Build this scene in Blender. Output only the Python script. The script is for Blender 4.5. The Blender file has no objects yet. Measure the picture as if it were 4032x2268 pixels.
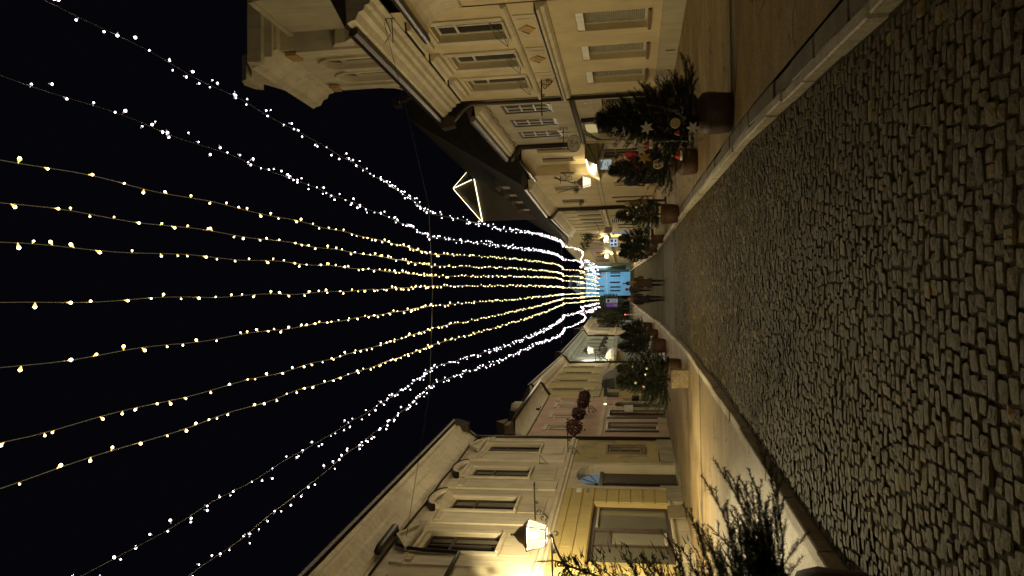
import bpy, bmesh, math, random
from mathutils import Vector, Matrix
from mathutils.geometry import tessellate_polygon
R = math.radians
rnd = random.Random(7)
sc = bpy.context.scene
COL = sc.collection

# ---------------------------------------------------------------- camera
cam_d = bpy.data.cameras.new('camera')
cam = bpy.data.objects.new('camera', cam_d); COL.objects.link(cam); sc.camera = cam
cam_d.sensor_width = 36; cam_d.lens = 26.34; cam_d.clip_end = 600; cam_d.clip_start = 0.05
# the phone is held sideways, tilted 9 degrees up and rolled by about one degree
ax = Vector((-0.019637, 0.156298, -0.987515))      # picture right in the world
ay = Vector((-0.999807, -0.003070, 0.019395))      # picture down in the world
az = ax.cross(ay)                                   # view direction
M = Matrix((( ax.x, -ay.x, -az.x, 0), (ax.y, -ay.y, -az.y, 0), (ax.z, -ay.z, -az.z, 1.55), (0, 0, 0, 1)))
cam.matrix_world = M

# ---------------------------------------------------------------- world, night
w = bpy.data.worlds.new('World'); sc.world = w; w.use_nodes = True
nt = w.node_tree; nt.nodes.clear()
wo = nt.nodes.new('ShaderNodeOutputWorld'); bg = nt.nodes.new('ShaderNodeBackground')
sky = nt.nodes.new('ShaderNodeTexSky'); sky.sky_type = 'NISHITA'; sky.sun_disc = False
sky.sun_elevation = R(-6); sky.sun_rotation = R(200)
mx = nt.nodes.new('ShaderNodeMixRGB'); mx.blend_type = 'ADD'; mx.inputs[0].default_value = 1
sc_ = nt.nodes.new('ShaderNodeMixRGB'); sc_.blend_type = 'MULTIPLY'; sc_.inputs[0].default_value = 1
sc_.inputs[2].default_value = (0.02, 0.02, 0.02, 1)
mx.inputs[2].default_value = (0.00145, 0.0015, 0.0026, 1)     # glow of the town in the air
nt.links.new(sky.outputs[0], sc_.inputs[1]); nt.links.new(sc_.outputs[0], mx.inputs[1])
nt.links.new(mx.outputs[0], bg.inputs[0]); bg.inputs[1].default_value = 1.0
nt.links.new(bg.outputs[0], wo.inputs[0])
# faint light of the night sky from above (no moon in view)
sd = bpy.data.lights.new('night_sky_light', 'SUN'); sd.energy = 0.012; sd.angle = R(60); sd.color = (1.0, .82, .55)
so = bpy.data.objects.new('night_sky_light', sd); so.rotation_euler = (R(20), 0, R(200)); COL.objects.link(so)
sc.view_settings.view_transform = 'Standard'; sc.view_settings.look = 'None'
sc.view_settings.gamma = 1; sc.view_settings.use_curve_mapping = False; sc.view_settings.exposure = 0
sc.render.film_transparent = False
cy = sc.cycles
cy.max_bounces = 6; cy.diffuse_bounces = 3; cy.glossy_bounces = 3; cy.transparent_max_bounces = 12
cy.sample_clamp_indirect = 1.0; cy.sample_clamp_direct = 0; cy.caustics_reflective = False; cy.caustics_refractive = False
cy.use_denoising = True
WARM = (1.0, .80, .43)

# ---------------------------------------------------------------- materials
MATS = {}
def nodes(name):
    m = bpy.data.materials.new(name); m.use_nodes = True
    return m, m.node_tree, m.node_tree.nodes['Principled BSDF']
def plain(name, col, rough=.6, metal=0, var=.12, scale=6, bump=.0, spec=.5):
    """one colour with a little procedural unevenness"""
    if name in MATS: return MATS[name]
    m, t, p = nodes(name)
    tc = t.nodes.new('ShaderNodeTexCoord'); n = t.nodes.new('ShaderNodeTexNoise')
    n.inputs['Scale'].default_value = scale; n.inputs['Detail'].default_value = 5
    t.links.new(tc.outputs['Object'], n.inputs['Vector'])
    r = t.nodes.new('ShaderNodeValToRGB')
    r.color_ramp.elements[0].position = .3; r.color_ramp.elements[1].position = .7
    r.color_ramp.elements[0].color = (*[c * (1 - var) for c in col], 1)
    r.color_ramp.elements[1].color = (*[min(1, c * (1 + var)) for c in col], 1)
    t.links.new(n.outputs['Fac'], r.inputs[0]); t.links.new(r.outputs[0], p.inputs['Base Color'])
    p.inputs['Roughness'].default_value = rough; p.inputs['Metallic'].default_value = metal
    p.inputs['Specular IOR Level'].default_value = spec
    if bump:
        b = t.nodes.new('ShaderNodeBump'); b.inputs['Strength'].default_value = bump; b.inputs['Distance'].default_value = .02
        n2 = t.nodes.new('ShaderNodeTexNoise'); n2.inputs['Scale'].default_value = scale * 6; n2.inputs['Detail'].default_value = 6
        t.links.new(tc.outputs['Object'], n2.inputs['Vector'])
        t.links.new(n2.outputs['Fac'], b.inputs['Height']); t.links.new(b.outputs[0], p.inputs['Normal'])
    MATS[name] = m; return m
def plaster(name, col, dirt=(.12, .09, .05), amount=.45, patch=None, vertical=True):
    """painted render: broad tone changes, vertical runs of dirt, fine grain"""
    m, t, p = nodes(name); L = t.links.new; N = t.nodes.new
    tc = N('ShaderNodeTexCoord')
    n1 = N('ShaderNodeTexNoise'); n1.inputs['Scale'].default_value = .9; n1.inputs['Detail'].default_value = 6; n1.inputs['Roughness'].default_value = .6
    L(tc.outputs['Object'], n1.inputs['Vector'])
    mp = N('ShaderNodeMapping'); mp.inputs['Scale'].default_value = (4.0, 4.0, .45) if vertical else (1.5, 1.5, 1.5)
    L(tc.outputs['Object'], mp.inputs['Vector'])
    n2 = N('ShaderNodeTexNoise'); n2.inputs['Scale'].default_value = 1.3; n2.inputs['Detail'].default_value = 8; n2.inputs['Roughness'].default_value = .68
    L(mp.outputs[0], n2.inputs['Vector'])
    r1 = N('ShaderNodeValToRGB'); r1.color_ramp.elements[0].position = .3; r1.color_ramp.elements[1].position = .72
    r1.color_ramp.elements[0].color = (*[c * .82 for c in col], 1); r1.color_ramp.elements[1].color = (*[min(1, c * 1.1) for c in col], 1)
    L(n1.outputs['Fac'], r1.inputs[0])
    r2 = N('ShaderNodeValToRGB'); r2.color_ramp.elements[0].position = .49; r2.color_ramp.elements[1].position = .76
    r2.color_ramp.elements[0].color = (0, 0, 0, 1); r2.color_ramp.elements[1].color = (amount, amount, amount, 1)
    L(n2.outputs['Fac'], r2.inputs[0])
    mixn = N('ShaderNodeMixRGB'); L(r2.outputs[0], mixn.inputs[0]); L(r1.outputs[0], mixn.inputs[1]); mixn.inputs[2].default_value = (*dirt, 1)
    out = mixn.outputs[0]
    if patch:
        n3 = N('ShaderNodeTexNoise'); n3.inputs['Scale'].default_value = 1.1; n3.inputs['Detail'].default_value = 9; n3.inputs['Roughness'].default_value = .55
        mp3 = N('ShaderNodeMapping'); mp3.inputs['Location'].default_value = (3, 7, 1); L(tc.outputs['Object'], mp3.inputs['Vector']); L(mp3.outputs[0], n3.inputs['Vector'])
        r3 = N('ShaderNodeValToRGB'); r3.color_ramp.elements[0].position = .56; r3.color_ramp.elements[1].position = .59
        L(n3.outputs['Fac'], r3.inputs[0])
        m3 = N('ShaderNodeMixRGB'); L(r3.outputs[0], m3.inputs[0]); L(out, m3.inputs[1]); m3.inputs[2].default_value = (*patch, 1); out = m3.outputs[0]
    L(out, p.inputs['Base Color']); p.inputs['Roughness'].default_value = .88; p.inputs['Specular IOR Level'].default_value = .25
    b = N('ShaderNodeBump'); b.inputs['Strength'].default_value = .35; b.inputs['Distance'].default_value = .012
    n4 = N('ShaderNodeTexNoise'); n4.inputs['Scale'].default_value = 38; n4.inputs['Detail'].default_value = 5
    L(tc.outputs['Object'], n4.inputs['Vector']); L(n4.outputs['Fac'], b.inputs['Height']); L(b.outputs[0], p.inputs['Normal'])
    MATS[name] = m; return m
def emis(name, col, s):
    if name in MATS: return MATS[name]
    m = bpy.data.materials.new(name); m.use_nodes = True; t = m.node_tree; t.nodes.clear()
    o = t.nodes.new('ShaderNodeOutputMaterial'); e = t.nodes.new('ShaderNodeEmission')
    e.inputs[0].default_value = (*col, 1); e.inputs[1].default_value = s; t.links.new(e.outputs[0], o.inputs[0])
    m.cycles.emission_sampling = 'NONE'
    MATS[name] = m; return m
def glass(name, col=(.012, .013, .012), rough=.09):
    m, t, p = nodes(name)
    p.inputs['Roughness'].default_value = rough; p.inputs['Specular IOR Level'].default_value = .6
    oi = t.nodes.new('ShaderNodeObjectInfo'); cr = t.nodes.new('ShaderNodeValToRGB'); cr.color_ramp.elements[0].position = .45; cr.color_ramp.elements[1].position = 1
    cr.color_ramp.elements[0].color = (*col, 1); cr.color_ramp.elements[1].color = (*[min(1, c * 2.2 + .015) for c in col], 1)
    t.links.new(oi.outputs['Random'], cr.inputs[0]); t.links.new(cr.outputs[0], p.inputs['Base Color'])
    tc = t.nodes.new('ShaderNodeTexCoord'); n = t.nodes.new('ShaderNodeTexNoise'); n.inputs['Scale'].default_value = 1.2
    b = t.nodes.new('ShaderNodeBump'); b.inputs['Strength'].default_value = .12; b.inputs['Distance'].default_value = .05
    t.links.new(tc.outputs['Object'], n.inputs['Vector']); t.links.new(n.outputs[0], b.inputs['Height']); t.links.new(b.outputs[0], p.inputs['Normal'])
    MATS[name] = m; return m

cream = plaster('cream_render', (.66, .59, .43), amount=.5)
creamtrim = plaster('cream_moulding', (.72, .66, .50), amount=.42)
yellow = plaster('yellow_render', (.56, .45, .19), amount=.28, dirt=(.30, .24, .12), patch=None)
yellowpatch = plaster('yellow_worn_render', (.52, .43, .20), amount=.5, dirt=(.30, .27, .18), patch=(.33, .30, .20))
socle = plaster('grey_socle_stone', (.42, .39, .28), amount=.7, dirt=(.15, .13, .08), patch=(.30, .27, .18))
pink = plaster('pink_render', (.55, .40, .31), amount=.25, dirt=(.30, .17, .11))
coving = plaster('pale_coving', (.60, .56, .42), amount=.2)
ochre = plaster('ochre_render', (.50, .42, .17), amount=.6, dirt=(.22, .17, .06))
coolpale = plaster('cool_lit_render', (.42, .50, .50), amount=.3, dirt=(.25, .27, .25))  # cool lamplight put into the pale render colour
bluelow = plaster('cool_lit_grey_render', (.20, .25, .28), amount=.3)  # lower wall, darker, with the same cool lamplight in its colour
beige = plaster('beige_render', (.56, .50, .38), amount=.35)
rcream = plaster('warm_cream_render', (.62, .51, .29), amount=.3, dirt=(.35, .27, .13))
rtrim = plaster('pale_moulding', (.62, .55, .38), amount=.5, dirt=(.25, .18, .08))
rgrey = plaster('grey_cream_render', (.46, .41, .27), amount=.45)
rochre = plaster('stained_ochre_render', (.50, .43, .22), amount=.55, dirt=(.32, .24, .06))
blue = plaster('blue_lit_render', (.22, .46, .66), amount=.15, dirt=(.2, .3, .4))  # blue of the floodlight put into the render colour
orange = plaster('ochre_relief', (.45, .29, .11), amount=.6, dirt=(.25, .12, .03))
darkhouse = plaster('dark_brown_render', (.10, .085, .065), amount=.4)
win_w = plain('painted_window_frame', (.60, .56, .45), .5)
win_d = plain('dark_wood_frame', (.045, .028, .018), .45)
doorwood = plain('dark_door_wood', (.04, .026, .014), .5, var=.35, scale=9)
metal = plain('dark_iron', (.02, .017, .014), .45, .5)
zinc = plain('brown_painted_sheet_metal', (.030, .020, .013), .4, .3)
zincl = plain('grey_sheet_metal', (.12, .11, .09), .4, .4)
tile = plain('roof_tile', (.06, .035, .025), .8, var=.4, scale=4, bump=.4)
gl = glass('window_glass')
gl2 = glass('shop_glass', (.13, .13, .10), .05)
gl3 = glass('pale_curtained_glass', (.16, .165, .12), .15)
slatm = plain('pale_blind', (.40, .38, .28), .5)
whitep = plain('white_board', (.72, .72, .66), .5)

# ---------------------------------------------------------------- mesh helpers
class MB:
    def __init__(s): s.v = []; s.f = []; s.mi = []
    def add(s, vs, fs, mi=0):
        o = len(s.v); s.v += [tuple(x) for x in vs]; s.f += [tuple(i + o for i in f) for f in fs]; s.mi += [mi] * len(fs); return s
    def box8(s, p, mi=0):
        return s.add(p, [(0, 3, 2, 1), (4, 5, 6, 7), (0, 1, 5, 4), (1, 2, 6, 5), (2, 3, 7, 6), (3, 0, 4, 7)], mi)
    def box(s, x0, x1, y0, y1, z0, z1, mi=0):
        return s.box8([(x0, y0, z0), (x1, y0, z0), (x1, y1, z0), (x0, y1, z0), (x0, y0, z1), (x1, y0, z1), (x1, y1, z1), (x0, y1, z1)], mi)
    def tube(s, pts, r, n=6, mi=0, cap=True):
        pts = [Vector(p) for p in pts]; rs = r if isinstance(r, (list, tuple)) else [r] * len(pts)
        o = len(s.v); prev = None
        for i, p in enumerate(pts):
            d = (pts[min(i + 1, len(pts) - 1)] - pts[max(i - 1, 0)])
            if d.length < 1e-9: d = Vector((0, 0, 1))
            d.normalize()
            if prev is None:
                a = d.orthogonal().normalized()
            else:
                a = prev - d * prev.dot(d); a = a.normalized() if a.length > 1e-6 else d.orthogonal().normalized()
            prev = a; b = d.cross(a)
            for k in range(n):
                t = 2 * math.pi * k / n; s.v.append(tuple(p + (a * math.cos(t) + b * math.sin(t)) * rs[i]))
        for i in range(len(pts) - 1):
            for k in range(n):
                k2 = (k + 1) % n; s.f.append((o + i * n + k, o + i * n + k2, o + (i + 1) * n + k2, o + (i + 1) * n + k)); s.mi.append(mi)
        if cap:
            s.f.append(tuple(o + k for k in reversed(range(n)))); s.mi.append(mi)
            s.f.append(tuple(o + (len(pts) - 1) * n + k for k in range(n))); s.mi.append(mi)
        return s
    def lathe(s, prof, n=16, c=(0, 0, 0), mi=0, wob=0, seed=0):
        rr = random.Random(seed); o = len(s.v)
        ph = [rr.uniform(0, 6.28) for _ in range(3)]
        for (r, z) in prof:
            for k in range(n):
                t = 2 * math.pi * k / n
                q = r * (1 + wob * (math.sin(3 * t + ph[0] + z * 3) * .5 + math.sin(7 * t + ph[1]) * .35 + math.sin(11 * t + ph[2] + z * 9) * .3))
                s.v.append((c[0] + q * math.cos(t), c[1] + q * math.sin(t), c[2] + z))
        m = len(prof)
        for i in range(m - 1):
            for k in range(n):
                k2 = (k + 1) % n; s.f.append((o + i * n + k, o + i * n + k2, o + (i + 1) * n + k2, o + (i + 1) * n + k)); s.mi.append(mi)
        s.f.append(tuple(o + k for k in reversed(range(n)))); s.mi.append(mi)
        s.f.append(tuple(o + (m - 1) * n + k for k in range(n))); s.mi.append(mi)
        return s
    def build(s, name, mats, parent=None, smooth=False, loc=None):
        if not isinstance(mats, (list, tuple)): mats = [mats]
        off = Vector((0, 0, 0))
        q = parent
        while q is not None: off += q.location; q = q.parent
        if loc is not None: off = off + Vector(loc)
        me = bpy.data.meshes.new(name)
        me.from_pydata([(x - off.x, y - off.y, z - off.z) for x, y, z in s.v], [], s.f)
        for m in mats: me.materials.append(m)
        if len(mats) > 1: me.polygons.foreach_set('material_index', s.mi)
        if smooth: me.polygons.foreach_set('use_smooth', [True] * len(me.polygons))
        me.update()
        ob = bpy.data.objects.new(name, me); COL.objects.link(ob)
        if parent: ob.parent = parent
        if loc is not None: ob.location = loc
        return ob
def tag(o, label=None, cat=None, group=None, kind=None):
    if label: o['label'] = label
    if cat: o['category'] = cat
    if group: o['group'] = group
    if kind: o['kind'] = kind
    return o
def thing(name, label, cat, loc=(0, 0, 0), group=None):
    o = bpy.data.objects.new(name, None); o.empty_display_size = .2; COL.objects.link(o); o.location = loc
    return tag(o, label, cat, group)
def kids(o): return [c for c in bpy.data.objects if c.parent == o]
CHILD = {}
def copy_tree(o, parent=None, chmap=None):
    c = o.copy(); COL.objects.link(c); c.parent = parent
    for ch in (chmap or CHILD).get(o.name, []): copy_tree(ch, c, chmap)
    return c
def childmap():
    d = {}
    for o in bpy.data.objects:
        if o.parent: d.setdefault(o.parent.name, []).append(o)
    return d

class Fr:
    """frame of a facade: s metres along it, d metres out towards the street, z up"""
    def __init__(s, a, b, side):      # side=+1: street lies towards +x (left row), -1: towards -x (right row)
        s.a = Vector((a[0], a[1])); v = Vector((b[0], b[1])) - s.a; s.L = v.length; s.t = v / s.L
        n = Vector((s.t.y, -s.t.x))
        if n.x * side < 0: n = -n
        s.n = n
        s.flip = (s.t.x * n.y - s.t.y * n.x) < 0
    def P(s, u, d, z):
        p = s.a + s.t * u + s.n * d; return (p.x, p.y, z)
    def box(s, mb, u0, u1, d0, d1, z0, z1, mi=0):
        q = [s.P(u0, d0, z0), s.P(u1, d0, z0), s.P(u1, d1, z0), s.P(u0, d1, z0), s.P(u0, d0, z1), s.P(u1, d0, z1), s.P(u1, d1, z1), s.P(u0, d1, z1)]
        return mb.box8(q, mi)
    def prof(s, mb, u0, u1, pr, mi=0, caps=True):
        """run a profile of (d,z) points along the facade"""
        n = len(pr); vs = [s.P(u0, d, z) for d, z in pr] + [s.P(u1, d, z) for d, z in pr]
        fs = [(i, (i + 1) % n, n + (i + 1) % n, n + i) for i in range(n)]
        if caps: fs += [tuple(range(n)), tuple(reversed(range(n, 2 * n)))]
        return mb.add(vs, fs, mi)
    def poly(s, mb, pts, d0, d1, mi=0):
        """polygon of (u,z) extruded from d0 to d1"""
        n = len(pts); vs = [s.P(u, d0, z) for u, z in pts] + [s.P(u, d1, z) for u, z in pts]
        fs = [(i, (i + 1) % n, n + (i + 1) % n, n + i) for i in range(n)] + [tuple(range(n)), tuple(reversed(range(n, 2 * n)))]
        return mb.add(vs, fs, mi)
    def wall(s, mb, outer, holes, rev=.22, d=0, mi=0):
        loops = [[Vector((u, z, 0)) for u, z in L] for L in [outer] + holes]
        tris = tessellate_polygon(loops)
        flat = [(p.x, p.y) for L in loops for p in L]
        mb.add([s.P(u, d, z) for u, z in flat], [tuple(t) for t in tris], mi)
        for h in holes:
            n = len(h); vs = [s.P(u, d, z) for u, z in h] + [s.P(u, d - rev, z) for u, z in h]
            mb.add(vs, [(i, (i + 1) % n, n + (i + 1) % n, n + i) for i in range(n)], mi)
        return mb
def zm(pr, a0, a1, b0, b1): return [(d, b0 + (z - a0) * (b1 - b0) / (a1 - a0)) for d, z in pr]     # squeeze a moulding's height
def rect(u0, u1, z0, z1): return [(u0, z0), (u1, z0), (u1, z1), (u0, z1)]
def archp(u0, u1, z0, zs, n=10, rise=None):
    c = (u0 + u1) / 2; r = (u1 - u0) / 2; rise = rise or r
    return [(u0, z0), (u1, z0)] + [(c + r * math.cos(math.pi * i / n), zs + rise * math.sin(math.pi * i / n)) for i in range(n + 1)]

def window(fr, par, u0, u1, z0, z1, dep=.18, nx=2, zs=(.68,), fm=None, gm=None, fw=.06, sill=True, bars=.035, name='window', sd=.07, curtain=None, sillm=None):
    """a casement: frame mesh (the part) with panes and sill as sub-parts"""
    fm = fm or win_w; gm = gm or gl
    m = MB(); d0, d1 = -dep, -dep + .05
    fr.box(m, u0, u0 + fw, d0, d1, z0, z1); fr.box(m, u1 - fw, u1, d0, d1, z0, z1)
    fr.box(m, u0 + fw, u1 - fw, d0, d1, z0, z0 + fw); fr.box(m, u0 + fw, u1 - fw, d0, d1, z1 - fw, z1)
    h = z1 - z0 - 2 * fw; us = [u0 + fw + (u1 - u0 - 2 * fw) * i / nx for i in range(nx + 1)]
    zc = [z0 + fw] + [z0 + fw + h * q for q in zs] + [z1 - fw]
    for u in us[1:-1]: fr.box(m, u - bars, u + bars, d0, d1 + .012, z0 + fw, z1 - fw)
    for z in zc[1:-1]: fr.box(m, u0 + fw, u1 - fw, d0, d1 + .006, z - bars, z + bars)
    ob = m.build(name, fm, par)
    for i in range(nx):
        for j in range(len(zc) - 1):
            g = MB(); fr.box(g, us[i] + .003, us[i + 1] - .003, d0 + .012, d0 + .022, zc[j] + .003, zc[j + 1] - .003); g.build('pane', gm, ob)
    if sill:
        g = MB(); fr.box(g, u0 - .08, u1 + .08, .002, sd, z0 - .07, z0 - .003); g.build('sill', sillm or creamtrim, ob)
    return ob
def pipe(fr, par, pts, r=.055, m=None, name='downpipe'):
    b = MB(); b.tube([fr.P(*p) for p in pts], r, 8); return b.build(name, m or zinc, par, True)
def body(fr, par, u0, u1, z1, depth=6, m=None, front=-.4, name='back_wall', z0=0):
    b = MB(); fr.box(b, u0 + .02, u1 - .02, -depth, front, z0, z1); return b.build(name, m or darkhouse, par)
def scroll(c, r, turns=1.4, start=0, direction=1, n=14, end=.15):
    """points of a flat spiral in a (u,z) plane"""
    o = []
    for i in range(n + 1):
        t = i / n; q = r * (1 - (1 - end) * t); a = start + direction * turns * 2 * math.pi * t
        o.append((c[0] + q * math.cos(a), c[1] + q * math.sin(a)))
    return o
# ================================================================= GROUND
def lerp(tab, y):
    if y <= tab[0][0]: return tab[0][1]
    for (a, va), (b, vb) in zip(tab, tab[1:]):
        if y <= b: return va + (vb - va) * (y - a) / (b - a)
    return tab[-1][1]
KL = [(-8, -2.28), (6, -2.15), (11.5, -1.93), (20, -1.74), (30, -1.82), (41, -2.0), (48, -2.13), (74, -2.2), (125, -2.3)]
KR = [(-8, 1.5), (4.6, 1.58), (9.8, 1.82), (20, 1.92), (28, 1.95), (45, 1.86), (60, 1.85), (80, 1.95), (125, 2.1)]
def zg(y): return 0 if y < 45 else (y - 45) * .0235
PV = .10
def ground_mat(name, c0, c1, sc1=1.2, cracks=True, rough=.62, streak=(1, 1, 1), spec=.4, bump=.5):
    m, t, p = nodes(name); L = t.links.new; N = t.nodes.new
    tc = N('ShaderNodeTexCoord'); mp = N('ShaderNodeMapping'); mp.inputs['Scale'].default_value = streak
    L(tc.outputs['Object'], mp.inputs['Vector'])
    n = N('ShaderNodeTexNoise'); n.inputs['Scale'].default_value = sc1; n.inputs['Detail'].default_value = 9; n.inputs['Roughness'].default_value = .65; L(mp.outputs[0], n.inputs['Vector'])
    r = N('ShaderNodeValToRGB'); r.color_ramp.elements[0].position = .32; r.color_ramp.elements[1].position = .68
    r.color_ramp.elements[0].color = (*c0, 1); r.color_ramp.elements[1].color = (*c1, 1); L(n.outputs[0], r.inputs[0])
    n2 = N('ShaderNodeTexNoise'); n2.inputs['Scale'].default_value = 34; n2.inputs['Detail'].default_value = 4; L(tc.outputs['Object'], n2.inputs['Vector'])
    mu = N('ShaderNodeMixRGB'); mu.blend_type = 'OVERLAY'; mu.inputs[0].default_value = .85; L(r.outputs[0], mu.inputs[1]); L(n2.outputs[0], mu.inputs[2]); out = mu.outputs[0]
    nst = N('ShaderNodeTexNoise'); nst.inputs['Scale'].default_value = .45; nst.inputs['Detail'].default_value = 8; nst.inputs['Roughness'].default_value = .7; L(tc.outputs['Object'], nst.inputs['Vector'])
    rst = N('ShaderNodeValToRGB'); rst.color_ramp.elements[0].position = .40; rst.color_ramp.elements[1].position = .62; rst.color_ramp.elements[0].color = (.62, .58, .52, 1); rst.color_ramp.elements[1].color = (1.08, 1.08, 1.08, 1); L(nst.outputs[0], rst.inputs[0])
    mst = N('ShaderNodeMixRGB'); mst.blend_type = 'MULTIPLY'; mst.inputs[0].default_value = 1; L(out, mst.inputs[1]); L(rst.outputs[0], mst.inputs[2]); out = mst.outputs[0]
    if cracks:
        v = N('ShaderNodeTexVoronoi'); v.feature = 'DISTANCE_TO_EDGE'; v.inputs['Scale'].default_value = .55
        wv = N('ShaderNodeTexNoise'); wv.inputs['Scale'].default_value = 1.7; wv.inputs['Detail'].default_value = 6; L(tc.outputs['Object'], wv.inputs['Vector'])
        ad = N('ShaderNodeMixRGB'); ad.blend_type = 'ADD'; ad.inputs[0].default_value = .9; L(tc.outputs['Object'], ad.inputs[1]); L(wv.outputs['Color'], ad.inputs[2]); L(ad.outputs[0], v.inputs['Vector'])
        rr = N('ShaderNodeValToRGB'); rr.color_ramp.elements[0].position = .006; rr.color_ramp.elements[1].position = .016
        rr.color_ramp.elements[0].color = (1, 1, 1, 1); rr.color_ramp.elements[1].color = (0, 0, 0, 1); L(v.outputs['Distance'], rr.inputs[0])
        n5 = N('ShaderNodeTexNoise'); n5.inputs['Scale'].default_value = .8; L(tc.outputs['Object'], n5.inputs['Vector'])
        r5 = N('ShaderNodeValToRGB'); r5.color_ramp.elements[0].position = .48; r5.color_ramp.elements[1].position = .56; L(n5.outputs[0], r5.inputs[0])
        mm = N('ShaderNodeMath'); mm.operation = 'MULTIPLY'; L(rr.outputs[0], mm.inputs[0]); L(r5.outputs[0], mm.inputs[1])
        mk = N('ShaderNodeMixRGB'); L(mm.outputs[0], mk.inputs[0]); L(out, mk.inputs[1]); mk.inputs[2].default_value = (.03, .022, .012, 1); out = mk.outputs[0]
    L(out, p.inputs['Base Color']); p.inputs['Roughness'].default_value = rough; p.inputs['Specular IOR Level'].default_value = spec
    b = N('ShaderNodeBump'); b.inputs['Strength'].default_value = bump; b.inputs['Distance'].default_value = .01
    n6 = N('ShaderNodeTexNoise'); n6.inputs['Scale'].default_value = 30; n6.inputs['Detail'].default_value = 6; L(tc.outputs['Object'], n6.inputs['Vector'])
    L(n6.outputs[0], b.inputs['Height']); L(b.outputs[0], p.inputs['Normal'])
    MATS[name] = m; return m
asph = ground_mat('worn_pavement', (.21, .155, .08), (.33, .26, .145), 1.0, True, .5, (.5, 2.6, 1), .5, .9)
asphr = ground_mat('worn_pavement_right', (.22, .155, .062), (.34, .25, .11), 1.0, True, .65, (.5, 2.2, 1))
farpave = ground_mat('smooth_paving', (.045, .038, .011), (.09, .075, .022), .8, False, .85, (.12, 1.6, 1), .1)
darkpave = ground_mat('dark_paving', (.07, .058, .032), (.10, .085, .048), 3, False, .8)
soil = ground_mat('joint_soil', (.034, .028, .009), (.066, .055, .018), 8, False, .95)
kerbm = ground_mat('kerb_stone', (.46, .42, .31), (.64, .60, .48), 2.5, False, .6)
kerbg = ground_mat('gutter_stone', (.12, .11, .08), (.20, .185, .135), 3, False, .6)

def strip(mb, fa, fb, y0, y1, z, step=2.0, n=None, mi=0):
    n = n or max(1, int((y1 - y0) / step)); vs = []
    for i in range(n + 1):
        y = y0 + (y1 - y0) * i / n
        vs += [(fa(y), y, z + zg(y)), (fb(y), y, z + zg(y))]
    return mb.add(vs, [(2 * i, 2 * i + 1, 2 * i + 3, 2 * i + 2) for i in range(n)], mi)
xl = lambda y: lerp(KL, y); xr = lambda y: lerp(KR, y)
g = MB(); g.add([(-220, -60, -.12), (220, -60, -.12), (220, 45, -.12), (-220, 45, -.12), (-220, 400, 2.2), (220, 400, 2.2)], [(0, 1, 2, 3), (3, 2, 5, 4)])
tag(g.build('ground', darkpave), kind='structure')
def bow(x, y): return .16 * (1 - (x / 1.9) ** 2) + .035 * math.sin(x * 2.3 + y * .7) + .02 * math.sin(x * 5 + y * 1.9)
def sag(x, y): return .016 * math.sin(x * 1.6 + 1) * math.sin(y * .55) + .008 * math.sin(x * 4 + y * 1.3)
g = MB(); vs = []; NX = 24; NY = 260
for j in range(NY + 1):
    y = -6 + 33.7 * j / NY
    for i in range(NX + 1):
        x = xl(y) + (xr(y) - xl(y)) * i / NX; vs.append((x, y, sag(x, y) - .0065))
g.add(vs, [(j * (NX + 1) + i, j * (NX + 1) + i + 1, (j + 1) * (NX + 1) + i + 1, (j + 1) * (NX + 1) + i) for j in range(NY) for i in range(NX)])
road = tag(g.build('road', soil), kind='structure')
g = MB(); strip(g, xl, xr, 27.6, 34.6, .0, 1.0); tag(g.build('dark_lane_strip', darkpave), kind='structure')  # darker, smooth strip across the lane
g = MB(); strip(g, xl, xr, 34.6, 125, .004, 2.0); tag(g.build('paved_lane', farpave), kind='structure')
g = MB(); strip(g, xl, xr, 34.55, 34.75, .02, .2, 1); strip(g, xl, xr, 41.0, 41.12, .012, .2, 1); strip(g, xl, xr, 46.5, 46.6, .012, .2, 1)
tag(g.build('lane_edge_joint', kerbg), kind='structure')
g = MB()
strip(g, lambda y: -9.5, lambda y: xl(y) - .15, -10, 16.6, PV, 1.5); strip(g, lambda y: -9.5, lambda y: xl(y) - .15, 16.9, 125, PV, 1.5)
pl = tag(g.build('pavement', asph), kind='structure')
g = MB(); strip(g, lambda y: xr(y) + .30, lambda y: 9.5, -10, 10.62, PV, 1.5); strip(g, lambda y: xr(y) + .30, lambda y: 9.5, 10.9, 125, PV, 1.5)
pr = tag(g.build('pavement', asphr), kind='structure')
for par, fa, fb, y0, y1 in ((pl, lambda y: -9.5, lambda y: xl(y) - .15, 16.6, 16.9), (pr, lambda y: xr(y) + .3, lambda y: 9.5, 10.62, 10.9)):
    g = MB(); strip(g, fa, fb, y0, y1, PV - .009, .3, 1); tag(g.build('drain_channel', kerbg if par is pl else darkpave, par), kind='structure')
# kerb stones, one by one
def kerb(par, f, o0, o1, y0, y1, ln, m, zt, name='kerbstone', seed=1):
    rr = random.Random(seed); y = y0
    while y < y1:
        l = ln * rr.uniform(.75, 1.25); a, b = y + .009, y + l - .009; dz = rr.uniform(-.012, .008); dx = rr.uniform(-.012, .012)
        c = .012
        q = []
        for z, e in ((-.12, 0), (zt + dz - c, 0), (zt + dz, c)):
            q += [(f(a) + o0 + dx + e, a + e, z + zg(a)), (f(a) + o1 + dx - e, a + e, z + zg(a)), (f(b) + o1 + dx - e, b - e, z + zg(b)), (f(b) + o0 + dx + e, b - e, z + zg(b))]
        mb = MB(); mb.add(q, [(8, 9, 10, 11)] + [(i + j * 4, (i + 1) % 4 + j * 4, (i + 1) % 4 + j * 4 + 4, i + j * 4 + 4) for j in (0, 1) for i in range(4)])
        mb.build(name, m, par); y += l
kerb(pl, xl, -.15, -.01, 2.2, 60, 1.15, kerbm, PV + .022, seed=3)
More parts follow.
